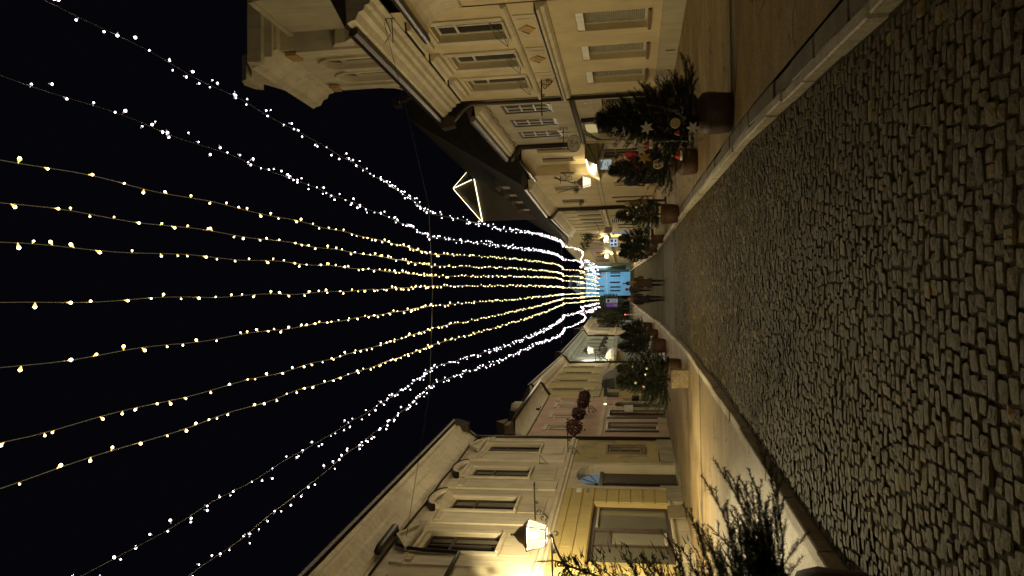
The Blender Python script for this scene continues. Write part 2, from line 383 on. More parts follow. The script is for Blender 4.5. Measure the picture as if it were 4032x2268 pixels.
kerb(pr, xr, .0, .10, 2.2, 50, .85, kerbm, PV + .012, seed=5)
kerb(pr, xr, .105, .295, 2.2, 34, .95, kerbg, PV - .004, name='gutter_slab', seed=8)
for par, f, o0, o1, y0 in ((pl, xl, -.15, -.01, 60.6), (pr, xr, 0, .1, 50.6), (pr, xr, .105, .295, 34.6)):
    g = MB(); y = y0
    while y < 122:
        g.add([(f(y) + o0, y, PV + .01 + zg(y)), (f(y) + o1, y, PV + .01 + zg(y)), (f(y + 1.3) + o1, y + 1.3, PV + .01 + zg(y + 1.3)), (f(y + 1.3) + o0, y + 1.3, PV + .01 + zg(y + 1.3)),
               (f(y) + o0, y, zg(y) - .05), (f(y) + o1, y, zg(y) - .05), (f(y + 1.3) + o1, y + 1.3, zg(y + 1.3) - .05), (f(y + 1.3) + o0, y + 1.3, zg(y + 1.3) - .05)],
              [(0, 1, 2, 3), (0, 4, 5, 1), (1, 5, 6, 2), (3, 7, 4, 0)]); y += 1.33
    tag(g.build('kerb_row', kerbm if o1 != .295 else kerbg, par), kind='stuff')
# cobblestones
m, t, p = nodes('cobble_stone'); MATS['cobble'] = m; L = t.links.new; N = t.nodes.new
at_ = N('ShaderNodeAttribute'); at_.attribute_name = 'tone'
tc = N('ShaderNodeTexCoord')
nz = N('ShaderNodeTexNoise'); nz.inputs['Scale'].default_value = 26; nz.inputs['Detail'].default_value = 8; nz.inputs['Roughness'].default_value = .7; L(tc.outputs['Object'], nz.inputs['Vector'])
rp = N('ShaderNodeValToRGB'); e = rp.color_ramp.elements; e[0].position = 0; e[0].color = (.022, .0175, .0055, 1); e[1].position = 1; e[1].color = (.14, .108, .050, 1)
e1 = rp.color_ramp.elements.new(.55); e1.color = (.042, .034, .0115, 1); e2 = rp.color_ramp.elements.new(.86); e2.color = (.060, .050, .024, 1)
L(at_.outputs['Fac'], rp.inputs[0])
ov = N('ShaderNodeMixRGB'); ov.blend_type = 'OVERLAY'; ov.inputs[0].default_value = .9; L(rp.outputs[0], ov.inputs[1]); L(nz.outputs[0], ov.inputs[2])
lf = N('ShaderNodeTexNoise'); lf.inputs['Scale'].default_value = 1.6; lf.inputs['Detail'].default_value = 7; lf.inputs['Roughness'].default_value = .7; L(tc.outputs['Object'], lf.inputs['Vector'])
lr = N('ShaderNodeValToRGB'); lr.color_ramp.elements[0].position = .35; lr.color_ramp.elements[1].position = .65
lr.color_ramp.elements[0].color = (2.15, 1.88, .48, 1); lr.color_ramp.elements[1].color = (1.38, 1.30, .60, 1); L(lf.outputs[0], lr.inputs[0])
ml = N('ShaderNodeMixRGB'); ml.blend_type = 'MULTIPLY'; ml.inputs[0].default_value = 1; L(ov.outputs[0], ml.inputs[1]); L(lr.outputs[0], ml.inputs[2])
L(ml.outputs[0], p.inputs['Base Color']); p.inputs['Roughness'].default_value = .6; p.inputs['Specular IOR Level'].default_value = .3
bb = N('ShaderNodeBump'); bb.inputs['Strength'].default_value = .9; bb.inputs['Distance'].default_value = .022
nb = N('ShaderNodeTexNoise'); nb.inputs['Scale'].default_value = 42; nb.inputs['Detail'].default_value = 9; nb.inputs['Roughness'].default_value = .62; L(tc.outputs['Object'], nb.inputs['Vector'])
L(nb.outputs[0], bb.inputs['Height']); L(bb.outputs[0], p.inputs['Normal'])
cob = m
rr = random.Random(11)
stones = []
y = 2.1; k = 0
while y < 27.5:
    rh = rr.uniform(.074, .098)
    x0, x1 = xl(y) + .02, xr(y) - .02
    x = x0 + rr.uniform(-.05, .0); row = []
    while x < x1 - .03:
        wd = rr.choice((.075, .085, .095, .11, .125, .15)) * rr.uniform(.9, 1.1)
        a, b = max(x, x0), min(x + wd, x1)
        if b - a > .04: stones.append((a, b, y, rh))
        x += wd
    y += rh; k += 1
# groups of stones hang a little lower or higher (ruts) and rows bow across the lane
def stone_geo(a, b, y, h, rr):
    gp = rr.uniform(.001, .0055); cx, cyy = (a + b) / 2, y + h / 2; hw, hh = (b - a) / 2 - gp, h / 2 - gp
    yb = bow(cx, cyy); zz = sag(cx, cyy) + rr.uniform(-.006, .006); tx, ty = rr.uniform(-.09, .09), rr.uniform(-.09, .09)
    ang = rr.uniform(-.07, .07) - (.32 * cx / 3.6) * .3; ca, sa = math.cos(ang), math.sin(ang)
    vs = []
    cor = [(-1, -1), (1, -1), (1, 1), (-1, 1)]; jit = [(rr.uniform(.84, 1.04), rr.uniform(.84, 1.04)) for _ in range(4)]
    for fr_, z in ((1.0, -.05), (.985, -.010), (.90, .002)):
        for (sx, sy), (jx, jy) in zip(cor, jit):
            # eight-sided outline: two points near every corner
            for ex, ey in (((1, .78), (.8, 1)) if sx * sy > 0 else ((.8, 1), (1, .78))):
                px, py = sx * hw * ex * fr_ * jx, sy * hh * ey * fr_ * jy
                vs.append((cx + px * ca - py * sa, cyy + yb + px * sa + py * ca, zz + z + px * tx + py * ty))
    vs.append((cx, cyy + yb, zz + .006))
    fs = [(i + j * 8, (i + 1) % 8 + j * 8, (i + 1) % 8 + j * 8 + 8, i + j * 8 + 8) for j in (0, 1) for i in range(8)] + [(16 + i, 16 + (i + 1) % 8, 24) for i in range(8)]
    return vs, fs
def stone_mesh(lst, name):
    V = []; F = []; T = []
    for s_ in lst:
        vs, fs = stone_geo(*s_, rr); o = len(V); V += vs; F += [tuple(i + o for i in f) for f in fs]
        tn = min(1, max(0, rr.gauss(.42, .2))) if rr.random() > .04 else rr.uniform(.85, 1)
        T += [tn] * len(vs)
    me = bpy.data.meshes.new(name); me.from_pydata(V, [], F); me.materials.append(cob)
    me.attributes.new('tone', 'FLOAT', 'POINT').data.foreach_set('value', T)
    o = bpy.data.objects.new(name, me); COL.objects.link(o); o.parent = road; return o
def seen(s_):   # in the lower part of the picture?
    cx, yy = (s_[0] + s_[1]) / 2, s_[2]
    return yy > 2.75 and abs(cx) < .36 * yy + .1
near = [s_ for s_ in stones if seen(s_)]
nearset = near[:300]; ids = set(map(id, nearset))
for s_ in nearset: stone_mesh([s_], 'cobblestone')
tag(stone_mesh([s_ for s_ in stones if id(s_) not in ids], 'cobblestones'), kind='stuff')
# a few fallen leaves and litter on the stones
LEAF = ['brown leaf on the cobbles at the near end, middle of the lane', 'orange-brown leaf on the cobbles close to the left kerb', 'tiny leaf on the cobbles near the lane middle', 'dry leaf on the cobbles left of the lane middle', 'small leaf on the near cobbles towards the right kerb', 'dry leaf on the cobbles right of the middle, farther up']
leafm = plain('fallen_leaf', (.30, .16, .04), .7)
for (x, y, s_) in ((-.55, 3.35, .03), (-1.62, 5.2, .035), (.2, 6.3, .025), (-1.2, 7.2, .03), (1.1, 4.2, .025), (.9, 8.4, .03)):
    mb = MB(); a = rr.uniform(0, 6)
    pts = [(math.cos(a + q) * s_ * (1.3 if i % 2 else .8), math.sin(a + q) * s_ * (.9 if i % 2 else .6)) for i, q in enumerate([j * math.pi / 4 for j in range(8)])]
    mb.add([(x + u, y + v, .02 + rr.uniform(0, .015)) for u, v in pts] + [(x, y, .035)], [(i, (i + 1) % 8, 8) for i in range(8)])
    tag(mb.build('fallen_leaf', leafm), LEAF.pop(0), 'leaf', 'fallen leaves on the cobbles')
# ================================================================= LEFT ROW
# ---- cream house with the yellow ground floor (nearest on the left)
fr = Fr((-6.16, 30.2), (-7.2, 11.7), 1)          # s runs towards the camera
T = thing('townhouse', 'cream and yellow two-storey house behind the big lit lantern, with an arched door', 'house', (-6.16, 30.2, 0))
S1 = 17.5
wins = [(.98, 2.05), (4.02, 5.1), (7.17, 8.3), (10.15, 11.37)]
holes = [rect(a, b, 5.1, 7.1) for a, b in wins] + [rect(13.4, 14.6, 5.1, 7.1)]
m = MB(); fr.wall(m, rect(0, S1, 3.95, 8.7), holes, .13); m.build('upper_wall', cream, T)
door = archp(3.35, 5.75, .06, 2.75, 12, .75)
m = MB(); fr.wall(m, rect(0, 3.1, .66, 3.9), [rect(.86, 1.92, 1.22, 2.52)], .12); m.build('lower_wall', yellowpatch, T)
m = MB(); fr.wall(m, rect(3.1, 6.02, .06, 3.9), [door], .38); m.build('door_surround', cream, T)
m = MB(); fr.wall(m, rect(6.02, S1, .5, 3.9), [rect(7.3, 11.6, .51, 2.78), rect(13.2, 16.4, .51, 2.78)], .22, d=-.02); m.build('lower_wall', yellow, T)
# socle blocks
for a, b, h in ((0.05, 1.6, .66), (1.62, 3.05, .62), (3.07, 3.33, .74), (5.78, 6.05, .74), (6.07, 7.28, .56), (11.62, 13.1, .5)):
    m = MB(); fr.box(m, a, b, -.3, .07, 0, h); m.build('socle_block', socle, T)
m = MB(); fr.box(m, 7.28, 11.62, -.3, .05, 0, .5); fr.box(m, 7.28, 11.62, -.38, .09, .5, .56); m.build('shop_sill', creamtrim, T)
# rusticated courses beside the shop window, piece by piece
for u0, u1 in ((6.06, 7.27), (11.63, 12.4), (12.42, 13.17)):
    z = .57
    for i in range(6):
        m = MB(); fr.box(m, u0 + .012, u1 - .012, -.02, .012, z + .008, z + .355); m.build('course_block', yellow, T); z += .368
for z, h in ((2.80, .34), (3.16, .34), (3.52, .36)):
    u = 6.06 if z > 3 else 6.06; i = 0
    while u < 13.3:
        l = 2.35 if (i or z > 3.1) else 1.1; m = MB(); fr.box(m, u + .006, min(u + l, 13.4) - .006, -.02, .012, z + .008, z + h); m.build('course_block', yellow, T); u += l; i += 1
for z in (1.1, 1.75, 2.35, 2.95, 3.45):
    u0, u1 = 0.05, 3.07
    if z < 2.4: u0 = 1.98
    m = MB(); fr.box(m, u0, u1, 0, .006, z, z + .012); m.build('course_line', socle, T)
# string course, pilaster strips, cornice
m = MB(); fr.prof(m, 0, S1, [(0, 3.72), (.05, 3.75), (.05, 3.82), (.11, 3.86), (.11, 3.97), (.03, 4.02), (0, 4.02)]); m.build('string_course', creamtrim, T)
for a, b in ((2.35, 3.16), (5.5, 6.35), (8.62, 9.42), (11.72, 12.25), (.02, .5), (14.9, 15.7)):
    m = MB(); fr.box(m, a, b, .001, .05, 4.05, 7.3); fr.box(m, a - .04, b + .04, .001, .09, 7.3, 7.42); fr.box(m, a + .03, b - .03, .001, .07, 7.42, 7.66); m.build('pilaster', creamtrim, T)
    m = MB(); fr.box(m, a + .1, b - .1, .051, .12, 7.1, 7.26); m.build('console_block', orange if False else cream, T)
m = MB(); fr.prof(m, -.1, S1, zm([(0, 7.95), (.04, 7.95), (.05, 8.1), (.12, 8.14), (.13, 8.3), (.30, 8.62), (.34, 8.66), (.36, 8.82), (.58, 9.0), (.60, 9.06), (.60, 9.22), (.68, 9.32), (0, 9.42)], 7.95, 9.32, 7.9, 8.74)); m.build('cornice', creamtrim, T)
m = MB(); fr.prof(m, -.12, S1, [(.60, 8.81), (.74, 8.81), (.78, 8.87), (.76, 8.95), (.60, 8.95)]); m.build('gutter', zinc, T)
m = MB(); fr.prof(m, -.1, S1, [(.62, 8.9), (-4.5, 11.0), (-4.6, 10.8), (0, 8.8)]); m.build('roof', tile, T)
body(fr, T, 0, S1, 8.6)
for i, (a, b) in enumerate(wins + [(13.4, 14.6)]):
    window(fr, T, a, b, 5.1, 7.1, .12, 2, (.66,), plain('brown_window_frame', (.05, .03, .02), .5), gl, .055, True, sd=.12)
    # architrave and apron
    m = MB(); fr.box(m, a - .16, a - .003, .001, .06, 5.04, 7.22); fr.box(m, b + .003, b + .16, .001, .06, 5.04, 7.22); fr.box(m, a - .16, b + .16, .001, .065, 7.225, 7.34); m.build('architrave', creamtrim, T)
    m = MB(); fr.box(m, a - .12, b + .12, .001, .035, 4.2, 4.98); m.build('apron_panel', cream, T)
    c = (a + b) / 2
    if i in (1, 2):   # round-headed hood
        o = [(c + .78 * math.cos(math.pi * k / 12), 7.42 + .36 * math.sin(math.pi * k / 12)) for k in range(13)]
        n_ = [(c + .58 * math.cos(math.pi * k / 12), 7.42 + .24 * math.sin(math.pi * k / 12)) for k in range(12, -1, -1)]
        m = MB(); fr.poly(m, o + n_, .002, .22); fr.box(m, c - .72, c + .72, .07, .16, 7.345, 7.43); m.build('window_hood', creamtrim, T)
        m = MB(); o2 = [(c + .8 * math.cos(math.pi * k / 12), 7.425 + .40 * math.sin(math.pi * k / 12)) for k in range(13)]
        n2 = [(c + .78 * math.cos(math.pi * k / 12), 7.425 + .37 * math.sin(math.pi * k / 12)) for k in range(12, -1, -1)]
        fr.poly(m, o2 + n2, .002, .25); m.build('hood_flashing', zinc, T)
    else:
        m = MB(); fr.poly(m, [(a - .2, 7.40), (b + .2, 7.40), (c, 7.74)], .002, .12); fr.poly(m, [(a - .26, 7.42), (a - .2, 7.36), (b + .2, 7.36), (b + .26, 7.42), (c, 7.92), (c, 7.82), (b + .1, 7.43), (a - .1, 7.43), (c, 7.82), (c, 7.92)], .12, .22); m.build('window_hood', creamtrim, T)
# arched door, deep in its opening
m = MB()
for a, b in ((3.36, 4.535), (4.565, 5.74)):
    fr.box(m, a, b, -.36, -.32, .1, 2.62)
    for z0, z1 in ((.25, .95), (1.08, 1.7), (1.83, 2.5)): fr.box(m, a + .14, b - .14, -.32, -.30, z0, z1)
dr = m.build('door', doorwood, T)
m = MB(); fr.box(m, 4.5, 4.6, -.32, -.28, .1, 2.62); fr.box(m, 3.36, 5.74, -.36, -.26, 2.62, 2.74); m.build('door_rail', doorwood, dr)
m = MB(); m.tube([fr.P(4.68, -.31, 1.15), fr.P(4.68, -.25, 1.2), fr.P(4.68, -.25, 1.32), fr.P(4.68, -.31, 1.36)], .012); m.build('handle', zincl, dr)
fl = MB(); fr.poly(fl, archp(3.36, 5.74, 2.745, 2.75, 12, .74), -.37, -.35); fan = fl.build('fanlight', emis('dim_blue_hall_glass', (.26, .33, .36), .38), T)
m = MB()
for k in range(1, 6):
    t_ = math.pi * k / 6; m.tube([fr.P(4.55, -.335, 2.76), fr.P(4.55 + 1.15 * math.cos(t_), -.335, 2.76 + .70 * math.sin(t_))], .016, 5)
m.build('fanlight_bar', metal, fan)
m = MB(); fr.box(m, 3.3, 5.8, -.7, .25, 0, .12); m.build('doorstep', socle, T)
# small barred window
w_ = window(fr, T, .88, 1.90, 1.24, 2.5, .06, 2, (.33, .66), plain('brown_wood', (.16, .10, .05), .6), gl3, .07, False, .018)
m = MB(); fr.box(m, .78, .86, .0, .05, 1.14, 2.6); fr.box(m, 1.92, 2.0, .0, .05, 1.14, 2.6); fr.box(m, .862, 1.918, .0, .05, 2.522, 2.6); fr.box(m, .862, 1.918, .0, .07, 1.12, 1.218); m.build('window_casing', plain('brown_wood', (.16, .10, .05), .6), T)
# shop window: lit reveal, big panes, a post
m = MB(); fr.box(m, 7.31, 7.40, -.22, -.15, .56, 2.77); fr.box(m, 11.5, 11.59, -.22, -.15, .56, 2.77); fr.box(m, 7.40, 11.5, -.22, -.15, 2.68, 2.77); fr.box(m, 7.4, 11.5, -.22, -.13, .56, .66)
fr.box(m, 9.02, 9.2, -.22, -.13, .66, 2.68); fr.box(m, 10.1, 10.18, -.22, -.15, .66, 2.68); fr.box(m, 9.2, 10.1, -.22, -.17, 2.2, 2.27)
sw = m.build('shop_window', win_d, T)
for a, b, z0, z1 in ((7.405, 9.015, .665, 2.675), (9.205, 10.095, .665, 2.195), (9.205, 10.095, 2.275, 2.675), (10.185, 11.495, .665, 2.675)):
    m = MB(); fr.box(m, a, b, -.21, -.20, z0, z1); m.build('pane', gl2, sw)
m = MB(); fr.box(m, 7.45, 9.0, -.14, -.11, 2.60, 2.66); m.build('sun_blind', slatm, sw)
m = MB(); fr.box(m, 9.22, 10.08, -.22, -.15, .7, .78); m.build('door_kickplate', win_w, sw)
# display boards leaning under the window
m = MB(); m.box8([fr.P(7.75, .1, .14), fr.P(8.75, .1, .14), fr.P(8.75, .13, .14), fr.P(7.75, .13, .14), fr.P(7.75, .07, .62), fr.P(8.75, .07, .62), fr.P(8.75, .1, .62), fr.P(7.75, .1, .62)])
tag(m.build('board', plain('beige_board', (.30, .24, .12), .6)), 'low beige board leaning against the wall under the yellow shop window', 'board')
# address plates
m = MB(); fr.box(m, 6.08, 6.26, .013, .03, 3.22, 3.38); fr.box(m, 6.30, 6.46, .013, .03, 3.22, 3.38); m.build('number_plate', whitep, T)
m = MB(); fr.box(m, 6.1, 6.42, .013, .03, 2.98, 3.06); m.build('name_plate', win_d, T)
# downpipes, cable, brackets
pipe(fr, T, [(-.02, .65, 8.85), (.0, .6, 8.6), (.02, .14, 8.0), (.02, .09, 7.9), (.02, .09, .12)], .06)
pipe(fr, T, [(10.6, .10, 7.98), (10.6, .32, 8.0), (12.0, .35, 7.95), (12.3, .35, 7.9)], .10, metal, 'vent_duct')
m = MB(); m.box8([fr.P(-.1, .35, 8.2), fr.P(.25, .35, 8.2), fr.P(.25, .65, 8.2), fr.P(-.1, .65, 8.2), fr.P(-.2, .3, 8.78), fr.P(.35, .3, 8.78), fr.P(.35, .8, 8.78), fr.P(-.2, .8, 8.78)]); m.build('rain_hopper', zinc, T)
pipe(fr, T, [(10.7, .16, 7.85), (11.35, .16, 7.72), (11.55, .16, 7.4), (11.55, .12, 6.9), (11.62, .12, 6.0), (13.0, .1, 6.0)], .05, metal, 'cable_pipe')
m = MB(); m.tube([fr.P(.1, .07, 7.5), fr.P(.3, .07, 7.85), fr.P(1.5, .07, 7.93), fr.P(3.4, .07, 7.90), fr.P(5.8, .07, 7.93), fr.P(8, .07, 7.88), fr.P(10.5, .07, 7.92), fr.P(13, .07, 7.88)], .032, 5); m.build('cable', metal, T)
m = MB(); m.tube([fr.P(3.45, .02, 4.9), fr.P(3.45, .32, 4.9), fr.P(3.45, .02, 4.62), fr.P(3.45, .02, 4.9)], .014, 5); m.build('iron_bracket', metal, T)
def wall_rod(fr, s, z, ln, label, group=None, tip=True):
    o = fr.P(s, 0, z); t = thing('sign_rod', label, 'bracket', o, group)
    m = MB(); m.tube([fr.P(s, .0, z), fr.P(s, ln, z)], .020, 6); m.build('rod', metal, t)
    m = MB()
    for (c0, c1, r_, st, dr_) in ((.30, -.10, .10, 1.6, 1), (.12, -.22, .12, .3, -1), (.55, -.05, .05, 1.6, -1)):
        m.tube([fr.P(s, a, z + b) for a, b in scroll((c0, c1), r_, 1.3, st, dr_)], .013, 5)
    m.tube([fr.P(s, .02, z - .42), fr.P(s, .14, z - .36), fr.P(s, .3, z - .2)], .01, 5)
    for sg in (-1, 1): m.tube([fr.P(s + sg * b, ln + a - .0, z) for a, b in scroll((-.06, .05), .07, .9, 0, 1, 8)], .013, 5)
    m.build('scrollwork', metal, t); return t
wall_rod(fr, 9.05, 4.36, 1.12, 'empty wrought-iron sign rod on the cream house just beyond the big lantern')
wall_rod(fr, 2.2, 3.98, .95, 'wrought-iron rod by the downpipe that carries the first flower ball', 'rods carrying flower balls')

# ---- pink house
fr = Fr((-6.16, 30.3), (-5.78, 39.25), 1); fr2 = fr
T = thing('townhouse', 'pink plastered house with dark shop doors and a pale curved coving', 'house', (-6.16, 30.3, 0))
W = 8.96
ups = [(1.55, 2.45), (3.95, 4.85), (6.2, 7.05), (7.85, 8.6)]
dh = [rect(1.4, 2.85, .5, 2.62), rect(3.98, 5.4, .06, 2.62), archp(6.15, 7.62, .06, 2.1, 8, .32), rect(8.1, 8.78, .66, 2.1)]
m = MB(); fr.wall(m, rect(.12, W, .05, 6.2), [rect(a, b, 4.0, 5.22) for a, b in ups] + dh, .12); m.build('wall', pink, T)
body(fr, T, 0, W, 6.3)
m = MB(); fr.box(m, .12, W, .001, .03, 2.84, 3.02); m.build('band', coving, T)
for a, b in ((.12, 1.38), (2.88, 3.96), (5.42, 6.12), (7.66, 8.94)):
    m = MB(); fr.box(m, a, b, .001, .06, .05, .47); m.build('socle_block', socle, T)
# curved coving under the eaves
pr_ = [(0, 5.93), (.03, 5.95)] + [(.03 + .66 * (1 - math.cos(t_ * math.pi / 14)), 5.96 + .40 * math.sin(t_ * math.pi / 14)) for t_ in range(0, 8)] + [(0, 6.37)]
m = MB(); fr.prof(m, .3, W, pr_); m.build('coving', coving, T)
m = MB(); fr.box(m, .2, W, .001, .045, 5.89, 5.93); m.build('coving_bead', darkhouse, T)
m = MB(); m.tube([fr.P(.2, .78, 6.42), fr.P(W + .5, .78, 6.42)], .085, 8); m.build('gutter', zinc, T, True)
m = MB(); fr.prof(m, .2, W, [(.75, 6.46), (-4, 9.2), (-4.1, 9.0), (0, 6.36)]); m.build('roof', tile, T)
pipe(fr, T, [(W + .1, .78, 6.42), (W + .1, .70, 6.25), (W + .05, .30, 6.0), (W + .03, .1, 5.85)], .07)
for a, b in ups:
    window(fr, T, a, b, 4.0, 5.22, .09, 2, (), win_w, gl3, .05, True)
    m = MB(); fr.box(m, a - .1, b + .1, .001, .05, 5.225, 5.4); m.build('lintel', coving, T)
fk = MB()
for (a, b, z0, z1) in ((1.4, 2.85, .5, 2.62), (3.98, 5.4, .06, 2.62)):
    m = MB(); fr.box(m, a - .1, a - .002, .0, .07, z0, z1 + .1); fr.box(m, b + .002, b + .1, .0, .07, z0, z1 + .1); fr.box(m, a, b, .0, .07, z1 + .003, z1 + .1); m.build('door_casing', win_d, T)
    window(fr, T, a, b, z0 + .01, z1, .12, 2, (), win_w if z0 > .3 else win_d, gl, .07, False, name='shop_door')
m = MB(); fr.poly(m, archp(6.16, 7.61, .08, 2.1, 8, .31), -.115, -.08); dd = m.build('entrance_door', doorwood, T)
for a, b in ((6.28, 6.8), (6.95, 7.48)):
    m = MB(); fr.box(m, a, b, -.08, -.065, .3, 1.1); fr.box(m, a, b, -.08, -.065, 1.25, 2.05); m.build('door_panel', doorwood, dd)
m = MB(); o = archp(6.05, 7.72, .06, 2.1, 8, .42); i_ = archp(6.152, 7.618, .06, 2.1, 8, .322)
fr.poly(m, [o[1]] + o[2:] + [o[0]] + [i_[0]] + list(reversed(i_[2:])) + [i_[1]], .001, .05); m.build('door_casing', coving, T)
window(fr, T, 8.1, 8.78, .68, 2.1, .1, 1, (.5,), win_w, gl3, .05, True)
for z0, z1 in ((1.22, 1.6), (.75, 1.12)):
    m = MB(); fr.box(m, 7.74, 7.78, .02, .32, z0, z1); m.build('notice_board', metal, T)
m = MB(); m.tube([fr.P(6.9, .04, 2.45), fr.P(6.9, .04, 2.86)], .012, 5); m.build('lamp_stem', metal, T)
m = MB(); m.lathe([(.01, 0), (.035, .02), (.03, .09), (.01, .12)], 8, fr.P(6.9, .06, 2.84)); m.build('entrance_bulb', emis('little_bulb', (1, .8, .5), 6), T)
m = MB(); fr.box(m, 5.1, 5.16, .06, .36, 1.55, 1.95); m.build('menu_board', whitep, T)
m = MB(); fr.box(m, 3.2, 3.5, .01, .05, 5.86, 5.94); m.lathe([(.02, 0), (.06, .05), (.05, .15), (.01, .2)], 6, fr.P(5.3, .12, 5.95)); m.tube([fr.P(5.3, .0, 6.02), fr.P(5.3, .25, 5.9)], .02, 5); m.build('cable_anchor', metal, T)
# chimney, dormer and old roof bits above the pink house
for nm, lab, u, z, sz in (('dormer', 0, 3.6, 7.4, .9), ('dormer', 0, 6.2, 7.2, .8)):
    m = MB(); fr.box(m, u, u + sz, -1.6, -.3, 6.4, z); fr.poly(m, [(u - .1, z), (u + sz + .1, z), (u + sz / 2, z + .45)], -1.7, -.2); m.build(nm, darkhouse if u > 5 else plain('brown_dormer', (.16, .10, .05), .7), T)
m = MB(); m.lathe([(.34, 0), (.42, .25), (.42, .75), (.3, .95), (.1, 1.0)], 12, fr.P(7.4, -.35, 6.7)); m.build('round_vent', coving, T, True)
wall_rod(fr, 5.0, 3.6, 1.1, 'wrought-iron rod on the pink house over the arched entrance', 'rods carrying flower balls')

# ---- ochre house with the grey shell awning
fr = Fr((-5.8, 39.2), (-6.0, 58.9), 1)
T = thing('townhouse', 'stained ochre house beyond the pink one, with a grey shell-shaped awning over its door', 'house', (-5.8, 39.2, 0))
W = 19.7
m = MB(); ups = [(2.9, 3.75), (7.0, 7.9), (11.6, 12.6), (15.8, 16.8)]
dh = [rect(4.4, 5.9, .1, 2.3), rect(8.0, 9.8, .1, 2.3), rect(12.6, 14.0, .1, 2.3), rect(16.4, 18, .1, 2.3)]
fr.wall(m, rect(0.05, W, .05, 6.9), [rect(a, b, 4.32, 6.1) for a, b in ups] + dh, .08); m.build('wall', ochre, T)
body(fr, T, 0, W, 6.8)
for a, b in ups:
    window(fr, T, a, b, 4.32, 6.1, .07, 2, (.66,), win_d, gl, .05, False)
    m = MB(); fr.box(m, a - .22, b + .22, .001, .05, 3.68, 4.28); fr.box(m, a - .1, b + .1, .05, .075, 3.85, 4.1); m.build('apron_panel', beige, T)
    m = MB(); fr.box(m, a - .18, a - .003, .001, .05, 4.3, 6.3); fr.box(m, b + .003, b + .18, .001, .05, 4.3, 6.3); fr.box(m, a - .18, b + .18, .001, .08, 6.303, 6.5); m.build('architrave', beige, T)
for i, (a, b) in enumerate(((4.4, 5.9), (8.0, 9.8), (12.6, 14.0), (16.4, 18))):
    window(fr, T, a, b, .12, 2.3, .07, 2, (.75,), win_d, gl, .07, False, name='shop_door')
    m = MB(); fr.box(m, a - .14, a - .003, .001, .05, .05, 2.42); fr.box(m, b + .003, b + .14, .001, .05, .05, 2.42); m.build('door_casing', beige, T)
for k in range(5):
    a = .1 + k * 3.9; m = MB(); fr.box(m, a, a + 3.88, .001, .07, 3.28, 3.62); m.build('band_stone', socle, T)
m = MB(); fr.box(m, 0, W, .001, .05, 2.9, 2.98); m.build('moulding', beige, T)
for z in (.8, 1.3, 1.8, 2.3):
    m = MB(); fr.box(m, .1, 4.2, .001, .02, z, z + .02); m.build('course_line', socle, T)
m = MB(); fr.prof(m, 0, W, zm([(0, 6.62), (.05, 6.62), (.08, 6.75), (.18, 6.8), (.22, 7.0), (.5, 7.25), (.55, 7.4), (.6, 7.5), (0, 7.55)], 6.62, 7.5, 6.5, 6.9)); m.build('cornice', creamtrim, T)
m = MB(); n_ = 0
u = .2
while u < W - .2:
    fr.box(m, u, u + .12, .18, .30, 6.58, 6.66); u += .24
tag(m.build('dentil_row', cream, T), kind='stuff')
m = MB(); fr.prof(m, 0, W, [(.52, 6.93), (.66, 6.93), (.68, 7.03), (.52, 7.03)]); m.build('gutter', zinc, T)
m = MB(); fr.prof(m, 0, W, [(.6, 7.0), (-4, 9.2), (-4.1, 9.0), (0, 6.92)]); m.build('roof', tile, T)
pipe(fr, T, [(W - .3, .62, 6.93), (W - .3, .55, 6.7), (W - .25, .12, 6.4), (W - .25, .1, .12)], .07)
pipe(fr, T, [(.25, .6, 6.98), (.25, .7, 6.85), (.3, .3, 6.6)], .07)
# shell awning (quarter dome) : ribs and cloth panels
def awning(fr, c, z, w, r, h, cloth, val, lab, n=6, par=None):
    t = thing('awning', lab, 'awning', fr.P(c, 0, z))
    for k in range(n):
        a0, a1 = math.pi * k / n, math.pi * (k + 1) / n
        m = MB(); P = []
        for a in (a0, a1):
            col = []
            for j in range(6):
                e = math.pi / 2 * j / 5
                col.append(fr.P(c - w / 2 * math.cos(a) * math.cos(e), .02 + r * math.sin(a) * math.cos(e), z + h * math.sin(e)))
            P.append(col)
        vs = P[0] + P[1]; m.add(vs, [(j, j + 1, j + 7, j + 6) for j in range(5)])
        m.build('cloth_panel', cloth[k % len(cloth)], t)
    m = MB(); vs = []
    for k in range(n * 2 + 1):
        a = math.pi * k / (n * 2)
        vs += [fr.P(c - w / 2 * math.cos(a), .02 + r * math.sin(a), z), fr.P(c - w / 2 * math.cos(a), .02 + r * math.sin(a), z - val)]
    m.add(vs, [(2 * i, 2 * i + 1, 2 * i + 3, 2 * i + 2) for i in range(n * 2)]); m.build('valance', cloth[-1], t)
    m = MB()
    for k in range(n + 1):
        a = math.pi * k / n
        m.tube([fr.P(c - w / 2 * math.cos(a) * math.cos(e), .02 + r * math.sin(a) * math.cos(e), z + h * math.sin(e) - .01) for e in [math.pi / 2 * j / 5 for j in range(6)]], .014, 4)
    m.build('awning_rib', metal, t); return t
gc = plain('grey_awning_cloth', (.20, .20, .19), .8, bump=.2); gc2 = plain('pale_awning_cloth', (.44, .42, .34), .8, bump=.2); gcd = plain('dark_awning_cloth', (.05, .055, .06), .8)
awning(fr, 5.15, 2.55, 3.3, 1.15, .8, [gcd, gc, gc2, gc], .28, 'grey shell-shaped cloth awning with a pale panel on the ochre house')
m = MB(); fr.box(m, .3, 1.6, .02, .9, 2.9, 3.05); fr.box(m, .3, 1.6, .02, .08, 2.3, 2.9); tag(m.build('folded_awning', gcd), 'dark folded awning box at the near corner of the ochre house', 'awning')

